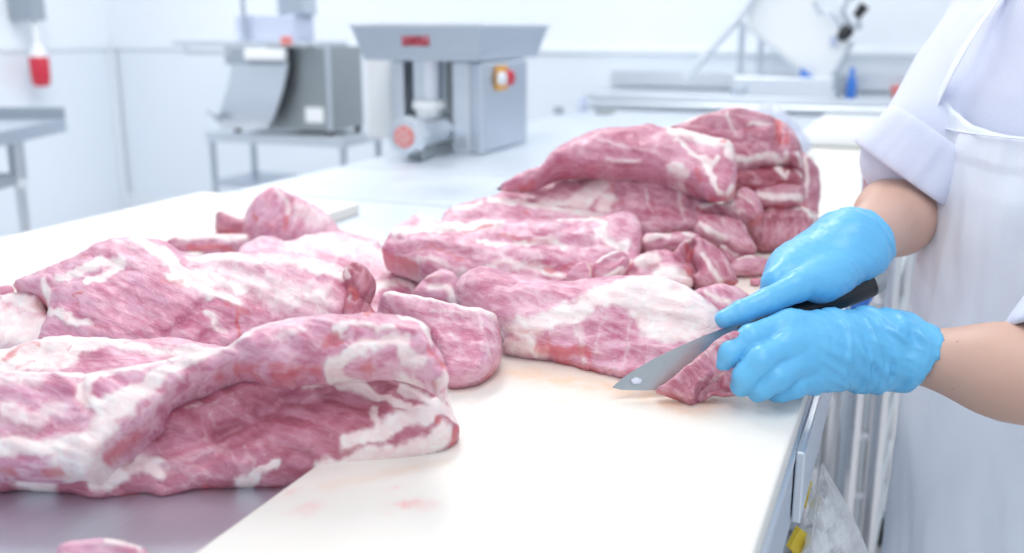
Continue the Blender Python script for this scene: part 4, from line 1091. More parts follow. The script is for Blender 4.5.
meat('pork_trimming', 'pork trimming with white fat lobe, right of the rolled end of the layered slab',
     [(641, 240), (648, 233), (665, 233), (690, 232), (702, 237), (700, 246), (685, 250), (664, 250), (650, 252), (642, 248)],
     ((645, 268), (700, 266)), ZB + 0.02, 45, 0.016, 7, tone=0.3, group=GR, pale=0.5, belly=0.03,
     fat=[([(646, 242), (660, 238), (668, 240)], 4, 1.0), ([(684, 236), (692, 240)], 4, 0.8)], red=[([(695, 236), (700, 246)], 3, 0.5)], crease=[([(652, 248), (660, 245)], 3, 0.008)])
meat('pork_flap', 'curled pork flap with a dark hollow and a white fat tip, beside the trimmings',
     [(672, 262), (674, 252), (684, 242), (696, 238), (712, 244), (724, 254), (732, 266), (738, 282), (728, 284), (718, 286), (704, 287), (694, 282), (684, 272)],
     ((680, 295), (738, 292)), ZB, 50, 0.020, 9, tone=0.4, group=GR, fiber=-55, pale=0.4, belly=0.03,
     fat=[([(704, 258), (712, 272), (722, 284)], 3, 1.0), ([(678, 246), (690, 240)], 3, 0.7), ([(724, 262), (732, 276)], 2.5, 0.5)], red=[([(687, 246), (692, 252), (688, 258)], 4, 0.9), ([(722, 252), (733, 270)], 3, 0.45)],  # first red stroke deepens the shade of the hollow by colour
     crease=[([(691, 245), (688, 256), (694, 270)], 5, 0.034)], ridge=[([(678, 256), (690, 241), (702, 244)], 4, 0.008)])
meat('fat_trimming', 'pile-top knobbly white fat trimming just behind the fat cap of the carved shoulder',
     [(626, 272), (632, 262), (642, 254), (656, 250), (670, 252), (680, 260), (690, 268), (693, 276), (690, 286), (660, 290), (634, 288)],
     ((630, 296), (690, 298)), ZB, 42, 0.020, 10, group=GR, pale=0.4, fat0=0.22, belly=0.04, lump=0.012,
     fat=[([(640, 265), (655, 262)], 6, 0.7), ([(660, 276), (685, 280)], 7, 0.8)], red=[([(625, 272), (632, 268)], 3, 0.9), ([(684, 270), (690, 276)], 3, 0.8), ([(660, 255), (668, 262)], 3, 0.5)], crease=[([(682, 276), (690, 278)], 3, 0.012), ([(645, 270), (655, 272)], 3, 0.006), ([(628, 272), (634, 276)], 3.5, 0.012)])
meat('pork_scrap', 'small bright salmon pink triangle of pork behind the carved shoulder',
     [(566, 279), (571, 270), (577, 263), (588, 262), (592, 270), (596, 281), (582, 284)], ((564, 292), (598, 292)), ZB + 0.01, 55, 0.010, 6, group=GR, pale=0.3, belly=0.02, red=[([(572, 278), (578, 266)], 7, 0.42)], fat=[([(588, 264), (594, 280)], 3, 0.9)])
meat('pork_trimming', 'streaky trimming under the thumb tip, against the carved shoulder',
     [(690, 295), (702, 288), (722, 284), (742, 290), (750, 298), (746, 310), (728, 314), (714, 312), (700, 303)],
     ((695, 322), (748, 318)), ZB, 35, 0.016, 9, group=GR, fiber=-30, pale=0.6, belly=0.03, fat=[([(705, 296), (716, 302), (730, 308)], 4, 0.75), ([(735, 295), (744, 300)], 3, 0.4)], crease=[([(712, 292), (722, 304)], 3, 0.006)])
meat('pork_trimming', 'small purple pork lump lying alone on the board near the far glove',
     [(729, 268), (736, 259), (748, 255), (762, 258), (775, 262), (778, 268), (770, 274), (752, 276), (736, 275)], ((732, 279), (774, 277)), ZB, 50, 0.014, 8, tone=0.3, group=GR, pale=0.4, belly=0.03, fat=[([(738, 260), (752, 258)], 4, 0.9)])
meat('pork_scrap', 'tiny red meat crumb on the board just left of the far glove',
     [(750, 282), (753, 278), (760, 279), (762, 283), (756, 286)], ((749, 287), (763, 286)), ZB, 50, 0.005, 4, group=GR, pale=0.2, red=[([(756, 282)], 5, 0.5)], belly=0.01, jag=0.3, step=1.6)
meat('pork_trimming', 'oval pink pork trimming below the ragged end of the long layered slab',
     [(592, 268), (600, 258), (612, 252), (624, 252), (630, 262), (624, 274), (610, 282), (596, 282)], ((594, 296), (628, 294)), ZB + 0.012, 48, 0.016, 8, group=GR, tone=.25, pale=0.5, belly=0.02,
     fat=[([(596, 262), (618, 254)], 3, 0.9), ([(622, 270), (606, 280)], 3, 0.8)], crease=[([(602, 266), (618, 262)], 3, 0.006)])
meat('pork_trimming', 'salmon pink knobbly trimming leaning on the white fat trimming',
     [(652, 262), (656, 253), (666, 249), (676, 254), (684, 262), (692, 266), (694, 274), (684, 278), (672, 272), (660, 270)], ((655, 282), (692, 284)), ZB + 0.012, 50, 0.014, 7, group=GR, tone=.2, pale=0.4, belly=0.02, lump=.01,
     fat=[([(656, 264), (668, 262)], 4, 0.8)], red=[([(660, 254), (672, 258)], 4, 0.5), ([(686, 268), (692, 272)], 3, 0.7)], crease=[([(676, 262), (680, 272)], 3, 0.010), ([(684, 274), (690, 274)], 2.5, 0.012)])
meat('pork_trimming', 'ragged pork strip lying between the curled flap and the bottom right block',
     [(716, 246), (726, 244), (738, 250), (748, 256), (752, 262), (744, 268), (734, 270), (726, 262)], ((720, 276), (750, 274)), ZB, 48, 0.012, 6, group=GR, tone=.4, pale=0.4, belly=0.02,
     fat=[([(722, 248), (736, 256)], 3, 0.8)], red=[([(738, 252), (748, 258)], 3, 0.6)], crease=[([(728, 252), (740, 262)], 2.5, 0.006)])
# crumpled white cloth behind the stack
o = meat('folded_cloth', None, [(716, 152), (728, 128), (742, 112), (762, 104), (776, 104), (790, 116), (802, 130), (812, 146), (800, 156), (760, 160)], ((720, 166), (810, 158)), ZB, 55, 0.05, 22, belly=0.06, lump=0.03, parent=None, cat='cloth', crease=[([(770, 108), (780, 130), (790, 150)], 5, 0.02), ([(750, 112), (760, 140)], 5, 0.02)])
o.data.materials.clear(); o.data.materials.append(M['coat'])
tag(o, 'crumpled white cloth heap rising behind the pork stack', 'cloth')
# ------------------------------------------------------------------ rolling rack behind the apron
def rk(x, y, d): return at(x, y, d)
w0 = on_z(878, 523, 0.0)

rack = thing('rolling_rack', 'chrome rolling rack on casters standing behind the table edge and apron', 'rack', V((0.0, 2.15, 0)))
ry = w0.y
posts = [(850, 1.85), (862, 2.45), (876, 1.87), (890, 2.47)]
pxs = []
for a, yy in posts:
    p = on_y(a, 430, yy); pxs.append(p)
    MB().tube([(p.x, p.y, 0.09), (p.x, p.y, 1.02)], 0.021 if a in (850, 862) else 0.017, 16).build('post', M['chrome'], rack)
    c = MB(); c.box((p.x - 0.014, p.y - 0.02, 0.06), (p.x + 0.014, p.y + 0.02, 0.095), 0.004)
    co = c.build('caster_fork', M['steel_matte'], rack)
    MB().lathe((p.x - 0.016, p.y, 0.042), (1, 0, 0), [(0, 0.02), (0.002, 0.040), (0.030, 0.040), (0.032, 0.02)], 22).build('caster_wheel', M['dark'], co)
for zz in (0.16, 0.28, 0.40, 0.52, 0.64, 0.78, 1.0):
    m = MB()
    q = [pxs[0], pxs[1], pxs[3], pxs[2]]
    pts = [V((p.x, p.y, zz)) for p in q]
    for i in range(4): m.tube([pts[i], pts[(i + 1) % 4]], 0.008, 8)
    m.hexa([p + V((0, 0, -0.006)) for p in pts] + [p + V((0, 0, 0.003)) for p in pts])
    m.build('shelf', M['white'], rack)
# second frame leg with pale brace
b0 = on_y(866, 520, 2.62); b1 = on_y(884, 440, 2.62)
# pale folding step behind
fs = thing('folding_trestle', 'pale leaning trestle leg in front of the chrome rack', 'trestle', V((b0.x, b0.y, 0)))
dd = (b1 - b0)
lo = b0 - dd * (b0.z / dd.z); hi = b0 + dd * ((0.72 - b0.z) / dd.z)
MB().tube([lo, hi], 0.012, 10).build('leaning_leg', M['white'], fs)
lo2 = lo + V((0.02, 0.30, 0)); hi2 = hi + V((0.0, 0.04, 0))
MB().tube([lo2, hi2], 0.012, 10).build('leaning_leg', M['steel_matte'], fs)
MB().tube([lo.lerp(hi, 0.35), lo2.lerp(hi2, 0.35)], 0.009, 8).build('spreader', M['steel_matte'], fs)
# blue handled tool hung at the table edge
p = at(862, 318, 1.55)
bh = thing('blue_tool', 'blue handled tool hanging behind the table edge, below the knife handle', 'tool', p)
MB().tube([at(853, 318, 1.55), at(858, 308, 1.55), at(867, 294, 1.56), at(870, 289, 1.56)], [0.009, 0.0115, 0.011, 0.008], 14).build('tool_handle', M['blue'], bh, smooth=True)
MB().tube([at(853, 318, 1.55), at(846, 332, 1.54), at(842, 345, 1.53)], [0.006, 0.005, 0.005], 12).build('tool_shaft', M['chrome'], bh, smooth=True)

# ------------------------------------------------------------------ clear plastic bag hanging from the table side
bag_d = 1.16
ctr = [(812, 462, 6, 0.012), (815, 480, 17, 0.03), (817, 500, 29, 0.05), (819, 525, 40, 0.07), (821, 553, 48, 0.085), (821, 600, 54, 0.10), (818, 660, 52, 0.10), (814, 720, 40, 0.08), (812, 745, 14, 0.03)]
rg = []
for i, (x, y, w_, t_) in enumerate(ctr):
    r = []
    for k in range(48):
        q = 2 * math.pi * k / 48
        cr_ = 1 + 0.10 * noise.noise(V((math.cos(q) * 2.2, math.sin(q) * 2.2, i * 0.55))) + 0.06 * noise.noise(V((math.cos(q) * 6, math.sin(q) * 6, i * 0.4)))
        c = at(x, y, bag_d + 0.02)
        p_ = c + RGT * (w_ * cr_ * math.cos(q) * bag_d / FPX) + FH * (t_ * cr_ * math.sin(q))
        p_.x = max(p_.x, -0.066 + 0.004 * noise.noise(V((i * 1.0, k * .4, 0))))
        r.append(p_)
    rg.append(r)
bag = thing('plastic_bag', 'clear plastic bag with yellow packaging inside, hanging beside the table edge', 'bag', at(818, 745, bag_d + 0.02))
MB().rings(rg).build('bag_film', M['film'], bag, smooth=True, sub=1)
def card(name, pts, d, mat, th=0.004):
    P = [at(x, y, d + k) for x, y, k in pts]
    n = (P[1] - P[0]).cross(P[2] - P[0]).normalized() * th
    o = MB().prism(P, n).build(name, mat, bag)
    return o
card('yellow_wrapper', [(800, 500, 0), (806, 476, 0.01), (812, 482, 0.02), (806, 508, 0.01)], 1.18, M['yellow'], 0.006)
card('yellow_wrapper', [(790, 548, 0), (800, 528, 0), (812, 538, 0.02), (800, 560, 0.02)], 1.17, M['yellow'], 0.006)
for k, (x, y, w_, h_) in enumerate(((822, 515, 12, 18), (835, 535, 14, 16), (815, 545, 15, 20), (830, 575, 22, 22), (805, 590, 20, 24))):
    pts = []
    m = MB()
    r_ = bmesh.ops.create_icosphere(m.bm, subdivisions=3, radius=1.0)
    c = at(x, y, 1.19)
    for v in m.bm.verts:
        n_ = 1 + 0.35 * noise.noise(v.co * 2.3 + V((k * 5, 0, 0)))
        d_ = v.co * n_
        v.co = c + RGT * (d_.x * w_ * 1.19 / FPX) + FH * (d_.y * 0.02) + V((0, 0, 1)) * (d_.z * h_ * 1.19 / FPX)
    m.build('crumpled_film', M['film'] if k == 3 else M['white'], bag, smooth=True)
# dark caster wheel under the leaning trestle
wc = on_z(874, 524, 0.0)
fw_ = MB().lathe((wc.x - .02, wc.y, .05), (1, 0, 0), [(0, .03), (.004, .05), (.036, .05), (.04, .03)], 24).build('caster_wheel', M['dark'], fs)
# ------------------------------------------------------------------ the butcher
AF = R(32)
GV = -RGT * math.cos(AF) - FH * math.sin(AF)         # the way the chest faces
SV = FH * math.cos(AF) - RGT * math.sin(AF)          # towards the right shoulder
PC = CAM + FH * 1.30 + RGT * 0.745                    # middle of the body
PC.z = 0
def lerpt(z, tab):
    for (a, va), (b, vb) in zip(tab, tab[1:]):
        if z <= b: return va + (vb - va) * max(0, (z - a)) / (b - a)
    return tab[-1][1]
FT = [(0.30, 0.180), (0.60, 0.178), (0.80, 0.172), (0.95, 0.165), (1.08, 0.158), (1.18, 0.142), (1.28, 0.112), (1.34, 0.09)]
WT = [(0.30, 0.205), (0.60, 0.202), (0.80, 0.197), (0.95, 0.190), (1.08, 0.188), (1.18, 0.185), (1.28, 0.165), (1.34, 0.10)]
S_R = at(1012, 2, 1.46); E_R = at(909, 207, 1.46); W_R = at(855, 244, 1.165)
S_L = at(1205, 62, 1.08); E_L = at(1088, 386, 0.97); W_L = at(898, 352, 1.075)

butcher = thing('person', 'person in white coat and white apron wearing blue gloves, slicing pork with a knife', 'person', V((PC.x, PC.y, 0)))

def tvec(v): return tuple(v)
# joints of the near (left) hand and the far (right) hand
def J(x, y, d): return tvec(at(x, y, d))
LH = []
for (wx, wy, wd, kx, ky, kd, rw, rk_) in ((890, 337, 1.075, 790, 327, 1.045, .0225, .0165), (890, 344, 1.060, 788, 344, 1.026, .0225, .0170), (890, 352, 1.060, 796, 362, 1.026, .0225, .0160), (890, 359, 1.066, 810, 378, 1.036, .0215, .0145)):
    LH.append((J(wx, wy, wd), J(kx, ky, kd), rw, rk_, 0.022))
LF = []
def finger(out, pts, rs, k=0.006):
    for (a, b, ra, rb) in zip(pts, pts[1:], rs, rs[1:]):
        out.append((J(*a), J(*b), ra, rb, k))
finger(LF, [(790, 325, 1.040), (752, 339, 1.026), (731, 353, 1.026), (724, 362, 1.032)], [.0160, .0155, .0132, .0108])
finger(LF, [(788, 346, 1.022), (762, 360, 1.006), (746, 376, 1.010), (741, 386, 1.020)], [.0160, .0150, .0132, .0112])
finger(LF, [(798, 364, 1.022), (778, 377, 1.006), (763, 387, 1.012), (758, 392, 1.020)], [.0152, .0142, .0122, .0108])
finger(LF, [(812, 378, 1.032), (795, 386, 1.018), (782, 391, 1.024), (776, 393, 1.030)], [.0135, .0124, .0110, .0098])
LT = []
finger(LT, [(872, 338, 1.11), (828, 330, 1.125), (793, 338, 1.115), (766, 350, 1.095)], [.020, .0165, .0140, .0115])
RH = []
for (wx, wy, wd, kx, ky, kd, rw, rk_) in ((858, 246, 1.150, 790, 277, 1.100, .026, .0200), (853, 240, 1.165, 784, 272, 1.120, .027, .0190), (849, 237, 1.180, 787, 264, 1.145, .026, .0180), (850, 240, 1.19, 796, 262, 1.165, .024, .0160)):
    RH.append((J(wx, wy, wd), J(kx, ky, kd), rw, rk_, 0.024))
RH.append((J(866, 256, 1.130), J(822, 284, 1.085), .022, .021, 0.024))
RT = []
finger(RT, [(836, 274, 1.095), (798, 287, 1.070), (768, 301, 1.058), (742, 312, 1.052), (724, 319, 1.050)], [.0200, .0160, .0138, .0125, .0098])
RF = []
finger(RF, [(788, 276, 1.100), (776, 282, 1.092), (770, 302, 1.100), (782, 318, 1.110)], [.0170, .0155, .0140, .0120])
finger(RF, [(784, 270, 1.125), (776, 284, 1.124), (782, 306, 1.128), (798, 312, 1.115)], [.0165, .0150, .0135, .0115])
finger(RF, [(790, 264, 1.150), (784, 284, 1.152), (796, 304, 1.150), (812, 304, 1.130)], [.0155, .0145, .0130, .0110])
finger(RF, [(798, 262, 1.170), (796, 282, 1.172), (810, 298, 1.168), (824, 296, 1.150)], [.0140, .0130, .0115, .0100])

# ---- body: one continuous surface, hands included
def cc(z, g=0.0, s=0.0): return PC + GV * g + SV * s + V((0, 0, z))
body = [
    (tvec(cc(0.88, -0.01, 0.07)), tvec(cc(0.88, -0.01, -0.07)), .105, .105), (tvec(cc(0.90, -0.01)), tvec(cc(1.15, -0.02)), .115, .11),
    (tvec(cc(1.13, -0.02, 0.07)), tvec(cc(1.13, -0.02, -0.07)), .095, .095), (tvec(cc(1.22, -0.02)), tvec(cc(1.41, 0.02)), .06, .048),
    (tvec(cc(1.24, -0.02)), tvec(S_R), .06, .045), (tvec(cc(1.22, -0.02)), tvec(S_L), .06, .045),
    (tvec(S_R), tvec(E_R), .044, .040), (tvec(E_R), tvec(E_R.lerp(W_R, .3)), .042, .0435), (tvec(E_R.lerp(W_R, .3)), tvec(W_R), .0435, .030),
    (tvec(S_L), tvec(E_L), .044, .038), (tvec(E_L), tvec(E_L.lerp(W_L, .4)), .034, .038), (tvec(E_L.lerp(W_L, .4)), tvec(W_L), .038, .0285),
]
for s in (0.085, -0.085):
    body += [(tvec(cc(0.86, 0, s)), tvec(cc(0.46, 0.01, s * 1.05)), .085, .055), (tvec(cc(0.46, 0.01, s * 1.05)), tvec(cc(0.09, -0.02, s * 1.1)), .055, .036),
             (tvec(cc(0.05, -0.03, s * 1.1)), tvec(cc(0.04, 0.13, s * 1.2)), .034, .024)]
hc_ = cc(1.50, 0.035)
rotm = np.array([[*GV], [*SV], [0, 0, 1]]).T
body += [lambda P: ell_d(P, hc_ + V((0, 0, .02)), (.098, .078, .10), rotm), lambda P: ell_d(P, hc_ + GV * 0.025 - V((0, 0, .045)), (.068, .058, .075), rotm)]
face = []
fp = lambda g, s, z: tvec(hc_ + GV * g + SV * s + V((0, 0, z)))
face += [(fp(.092, 0, .01), fp(.112, 0, -.022), .009, .014, .012), (fp(.090, .02, -.062), fp(.090, -.02, -.062), .008, .008, .008), (fp(.088, .016, -.072), fp(.088, -.016, -.072), .008, .008, .006),
         (fp(-.005, .078, .02), fp(-.008, .082, -.03), .012, .009, .01), (fp(-.005, -.078, .02), fp(-.008, -.082, -.03), .012, .009, .01),
         (fp(.084, .033, .008), fp(.084, .033, .008), .013, .013, .008), (fp(.084, -.033, .008), fp(.084, -.033, .008), .013, .013, .008)]
thin = [(a[0], a[1], a[2] - .004, a[3] - .004, a[4]) for a in LH + LF + LT + RH + RT + RF]
ball = body + face + thin
lo, hi = bounds(ball, 0.02)
hi[2] = max(hi[2], 1.66)
fb = field(ball, 0.05)
sdf_mesh('body', fb, lo, hi, 0.0085, M['skin'], butcher, org=V((PC.x, PC.y, 0)))
for s in (1, -1):
    c = hc_ + GV * .090 + SV * .033 * s + V((0, 0, .008))
    eb = MB(); bmesh.ops.create_uvsphere(eb.bm, u_segments=14, v_segments=10, radius=.0115, matrix=Matrix.Translation(c))
    e = eb.build('eye', M['white'], butcher, smooth=True)
    MB().lathe(c + GV * .0095, GV, [(0, .0055), (.0022, .005), (.003, .002)], 12).build('iris', M['black'], e)
capf = [lambda P: np.maximum(ell_d(P, hc_ + V((0, 0, .028)), (.112, .093, .112), rotm), -(P @ np.array([0, 0, 1.0]) - (hc_.z + 0.035) + (P - np.array(hc_)) @ np.array(GV) * -0.25))]
sdf_mesh('hair_cap', field(capf, .01), np.array(hc_) - .16, np.array(hc_) + .18, .007, M['coat'], butcher)

# ---- coat
def torso(P, grow=0.0):
    q = P - np.array(PC)
    g = q @ np.array(GV); s = q @ np.array(SV); z = P[:, 2]
    F = np.interp(z, [a for a, _ in FT], [b for _, b in FT]) - 0.014 + grow
    W = np.interp(z, [a for a, _ in WT], [b for _, b in WT]) - 0.010 + grow
    d = (np.sqrt((g / F) ** 2 + (s / W) ** 2) - 1) * np.minimum(F, W)
    return np.maximum(np.maximum(d, z - 1.335), 0.55 - z)
coat = [torso, (tvec(cc(1.25, -0.02)), tvec(S_R), .08, .070), (tvec(S_R), tvec(at(905, 158, 1.385)), .070, .060, .03),
        (tvec(cc(1.22, -0.02)), tvec(S_L), .08, .068), (tvec(S_L), tvec(S_L.lerp(E_L, .90)), .068, .058, .03),
        (tvec(cc(1.28, 0.0)), tvec(cc(1.36, 0.02)), .085, .070)]
clo, chi = bounds(coat, 0.05); clo[2] = 0.53
q_ = np.array(PC) - .28; clo[:2] = np.minimum(clo[:2], q_[:2]); q_ = np.array(PC) + .28; chi[:2] = np.maximum(chi[:2], q_[:2])
axR = (E_R - S_R).normalized()
def coat_disp(P):
    out = np.zeros(len(P))
    A, B = np.array(S_R), np.array(E_R)
    t = np.clip((P - A) @ np.array(axR) / (E_R - S_R).length, -0.3, 1.2)
    dd_ = np.linalg.norm(P - A - np.clip(t, 0, 1)[:, None] * (B - A), axis=1)
    near = np.clip(1 - (dd_ - .05) / .06, 0, 1)
    for i, p in enumerate(P):
        v = V(p)
        # long soft folds along the sleeve, smaller drape folds elsewhere
        along = v.dot(axR); ac = v - axR * along
        n1 = noise.noise(V((ac.x * 20 + along * 3, ac.y * 20 - along * 4, ac.z * 20))) + .5 * noise.noise(V((ac.x * 42, ac.y * 42 + along * 6, ac.z * 42 + 7)))
        n2 = noise.noise(V((v.x * 13, v.y * 13, v.z * 5)))
        r1 = (1 - abs(n1) * 1.6)
        out[i] = near[i] * (.012 * r1 - .008) + (1 - near[i]) * .006 * n2
    return out
sdf_mesh('coat', field(coat, 0.045), clo, chi, 0.0085, M['coat'], butcher, disp=coat_disp)

# ---- rolled sleeve cuffs
def cuff(name, a, ax, r0, r1, ln, seedc, tilt=V((0, 0, 0))):
    ax = ax.normalized()
    u_ = ax.cross(V((0, 0, 1))).normalized(); w_ = ax.cross(u_)
    prof = [(-0.002, r0 - .004), (0, r0 + .002), (.008, r0 + .006), (ln * .5, (r0 + r1) / 2 + .006), (ln - .008, r1 + .005), (ln - .002, r1 + .003), (ln, r1 - .001), (ln - .004, r1 - .004), (ln * .5, (r0 + r1) / 2 - .003), (0.0, r0 - .005)]
    rg = []
    for h, rr in prof:
        ring = []
        for k in range(64):
            q = 2 * math.pi * k / 64
            n_ = noise.noise(V((math.cos(q) * 1.5 + seedc, math.sin(q) * 1.5, h * 8))) * .008 + noise.noise(V((math.cos(q) * 5 + seedc, math.sin(q) * 5, h * 14))) * .004
            dirv = u_ * math.cos(q) + w_ * math.sin(q)
            ring.append(a + ax * h + dirv * (rr + n_) + tilt * (h / ln) * (dirv.dot(tilt.normalized()) if tilt.length > 0 else 0))
        rg.append(ring)
    return MB().rings(rg, cap=False).build(name, M['coat'], butcher, smooth=True, sub=1)
ce_ = at(898, 174, 1.375)
cx_ = (-UPV * .80 - RGT * .52 + FH * .30).normalized()
cuff('sleeve_cuff', ce_ - cx_ * .070, cx_, .063, .072, .070, 3.0)
cuff('sleeve_cuff', S_L.lerp(E_L, .74), (E_L - S_L), .066, .083, .078, 8.0)

# ---- apron: follows the body, free at the edges
rows, cols = 120, 96
zt_a, zb_a = 1.172, 0.34
grid = []
for i in range(rows + 1):
    z_ = zt_a + (zb_a - zt_a) * i / rows
    pm = lerpt(z_, [(0.3, R(112)), (0.80, R(104)), (0.98, R(86)), (1.10, R(58)), (1.18, R(48))])
    row = []
    for j in range(cols + 1):
        ph = -pm + 2 * pm * j / cols
        F = lerpt(z_, FT) + .006; W = lerpt(z_, WT) + .006
        sag = 0.10 * math.exp(-((z_ - zt_a) / .16) ** 2) * math.cos(ph / pm * math.pi / 2)
        fold = 0.0
        lowk = max(0.0, min(1.0, (1.06 - z_) / .5))
        fold += .012 * lowk * noise.noise(V((ph * 3.2, z_ * 1.2, 3.3)))
        fold += .0045 * noise.noise(V((ph * 5 + z_ * 4, z_ * 7, 9.1)))
        fold += .0025 * noise.noise(V((ph * 13 - z_ * 6, z_ * 12, 1.7)))
        # hem band on the bib
        hb = .0022 if z_ > zt_a - .042 else 0.0
        gap = .010 * max(0, abs(ph) / pm - .86) / .14 * (1 if z_ > 1.0 else .4)
        rr_ = fold + hb + gap
        p = cc(z_ - sag * .4) + GV * ((F + rr_) * math.cos(ph)) + SV * ((W + rr_) * math.sin(ph))
        row.append(p)
    grid.append(row)
bm = MB()
vv = [[bm.bm.verts.new(p) for p in r] for r in grid]
for a, b in zip(vv, vv[1:]):
    for j in range(cols): bm.bm.faces.new((a[j], a[j + 1], b[j + 1], b[j]))
apr = bm.build('apron', M['apron'], butcher, smooth=True)
sm_ = apr.modifiers.new('thick', 'SOLIDIFY'); sm_.thickness = .0025; sm_.offset = 0
# stitched seam line under the bib hem, and neck straps
def on_apron(z_, fr, out=.004):
    pm = lerpt(z_, [(0.3, R(112)), (0.80, R(104)), (0.98, R(86)), (1.10, R(58)), (1.18, R(48))])
    ph = pm * fr
    return cc(z_) + GV * ((lerpt(z_, FT) + .006 + out) * math.cos(ph)) + SV * ((lerpt(z_, WT) + .006 + out) * math.sin(ph))
MB().tube([on_apron(zt_a - .042 - .0, -1 + 2 * k / 60, .0015) for k in range(61)], .0011, 6).build('bib_hem_stitch', M['apron'], apr)
for s in (1, -1):
    pts = []
    a = on_apron(zt_a - .02, .93 * s, .004)
    ctrl = [a, on_apron(zt_a, .90 * s, .006), cc(1.235, .118, .105 * s), cc(1.29, .088, .088 * s), cc(1.345, .03, .075 * s), cc(1.37, -.04, .05 * s)]
    rg = []
    for i, p in enumerate(ctrl):
        t_ = (ctrl[min(i + 1, 5)] - ctrl[max(i - 1, 0)]).normalized()
        o_ = (p - cc(p.z, -.02)); o_ -= t_ * o_.dot(t_); o_.normalize()
        w_ = t_.cross(o_).normalized()
        rg.append([p + w_ * .014 + o_ * .004, p - w_ * .014 + o_ * .004, p - w_ * .014 + o_ * .007, p + w_ * .014 + o_ * .007])
    MB().rings(rg).build('neck_strap', M['apron'], apr, smooth=True, sub=1)
# ---- trousers and boots
tr = []
for s in (0.085, -0.085):
    tr += [(tvec(cc(0.88, 0, s)), tvec(cc(0.46, 0.01, s * 1.05)), .105, .080), (tvec(cc(0.46, 0.01, s * 1.05)), tvec(cc(0.14, -0.02, s * 1.1)), .080, .070)]
a_, b_ = bounds(tr, .02)
sdf_mesh('trousers', field(tr, .03), a_, b_, .014, M['trouser'], butcher)
for s in (0.0935, -0.0935):
    bt_ = [(tvec(cc(0.24, -0.02, s)), tvec(cc(0.07, -0.03, s)), .058, .050), (tvec(cc(0.045, -0.05, s)), tvec(cc(0.040, 0.16, s * 1.1)), .042, .036, .05)]
    f0 = field(bt_, .03)
    a_, b_ = bounds(bt_, .01)
    sdf_mesh('boot', lambda P, f0=f0: np.maximum(f0(P), 0.002 - P[:, 2]), a_, b_, .009, M['white'], butcher)

# ---- gloves: palm, five fingers and a loose cuff as one skin
def make_glove(name, palm, fingers, thumb, wr, el, cuff_pts, wrinkle, label):
    parts = palm + fingers + thumb
    base = field(parts, .006)
    fa = np.array(el) - np.array(wr); fl = np.linalg.norm(fa); fa /= fl
    cf = [(tvec(a), tvec(b), ra, rb, .02) for (a, b, ra, rb) in cuff_pts]
    cfd = field(cf, .015)
    endp = np.array(cuff_pts[-1][1])
    ea = np.array((cuff_pts[-1][1] - cuff_pts[-1][0]).normalized())
    eaw = wrinkle.get('endn', ea)
    def f(P):
        palm_d = None
        for p in palm:
            x = seg_d(P, *p[:4]); palm_d = x if palm_d is None else smin(palm_d, x, .024)
        c = cfd(P)
        t = (P - endp) @ eaw
        h_ = smin(palm_d, c, .02)
        h_ = np.maximum(h_, t)                                     # the cut end of the cuff
        d = h_
        fd = None
        groups = wrinkle['groups']
        i0 = 0
        ff = fingers + thumb
        for gn in groups:
            fg = None
            for p in ff[i0:i0 + gn]:
                x = seg_d(P, *p[:4]); fg = x if fg is None else smin(fg, x, .004)
            i0 += gn
            fd = fg if fd is None else smin(fd, fg, .0022)
        d = smin(d, fd, .009)
        # hollow where the arm comes out
        arm = np.array([0.0]); arm = seg_d(P, tvec(V(wr)), tvec(V(wr) + V(fa) * .2), wrinkle['arm'][0], wrinkle['arm'][1])
        d = np.where(t > -.035, np.maximum(d, -(arm)), d)
        return d
    allp = parts + cf
    a_, b_ = bounds(allp, .012)
    wr_n = np.array(wr)
    palmc = np.mean([np.array(p[1]) for p in palm], 0)
    pl_ax = (wr_n - palmc) / np.linalg.norm(wr_n - palmc)
    def disp(P):
        out = np.zeros(len(P))
        for i, p in enumerate(P):
            q = p - wr_n
            t = q @ pl_ax                     # >0 towards the arm
            v = V(p)
            uu = q @ np.array(UPV)
            tw = t + .006 * noise.noise(v * 26) + wrinkle['slant'] * uu
            k_w = math.exp(-((t - wrinkle['c']) / wrinkle['w']) ** 2)
            n_ = noise.noise(V((tw * wrinkle['f'], uu * 13, 2.2))); n2_ = noise.noise(V((tw * wrinkle['f'] * 2.1 + 7, uu * 20, 8.1)))
            rid = max(0.0, 1 - abs(n_) * 4.5) + .6 * max(0.0, 1 - abs(n2_) * 4.5)
            out[i] += k_w * wrinkle['amp'] * rid
            k_c = min(1.0, max(0.0, (t - wrinkle['c'] * .5) / .05))
            out[i] += k_c * (0.0040 * noise.noise(v * 26) + .0020 * (1 - 2.4 * abs(noise.noise(v * 55))))
            # slack creases over the back of the hand
            k_b = min(1, max(0, (-t - .005) / .03)) * min(1, max(0, (t + .13) / .03))
            u2 = (q @ pl_ax) * .55 + (q @ np.array(UPV)) * wrinkle['diag']
            out[i] += k_b * wrinkle['back'] * (1 - 2.0 * abs(noise.noise(V((u2 * 95, v.dot(RGT) * 18, v.z * 20 + 4)))))
            out[i] += .0004 * noise.noise(v * 160)
        return out
    return sdf_mesh(name, f, a_, b_, .0023, M['glove'], butcher, disp=disp)
gl = make_glove('glove', LH, LF, LT, W_L, E_L,
                [(at(893, 350, 1.070), at(906, 354, 1.062), .0305, .031), (at(906, 354, 1.062), at(921, 359, 1.055), .031, .0360)],
                dict(groups=[3, 3, 3, 3, 3], arm=(.029, .036), slant=.22, c=-.035, w=.055, f=46, amp=.0050, back=.0026, diag=.9, endn=np.array((RGT * .89 - UPV * .46).normalized())), None)
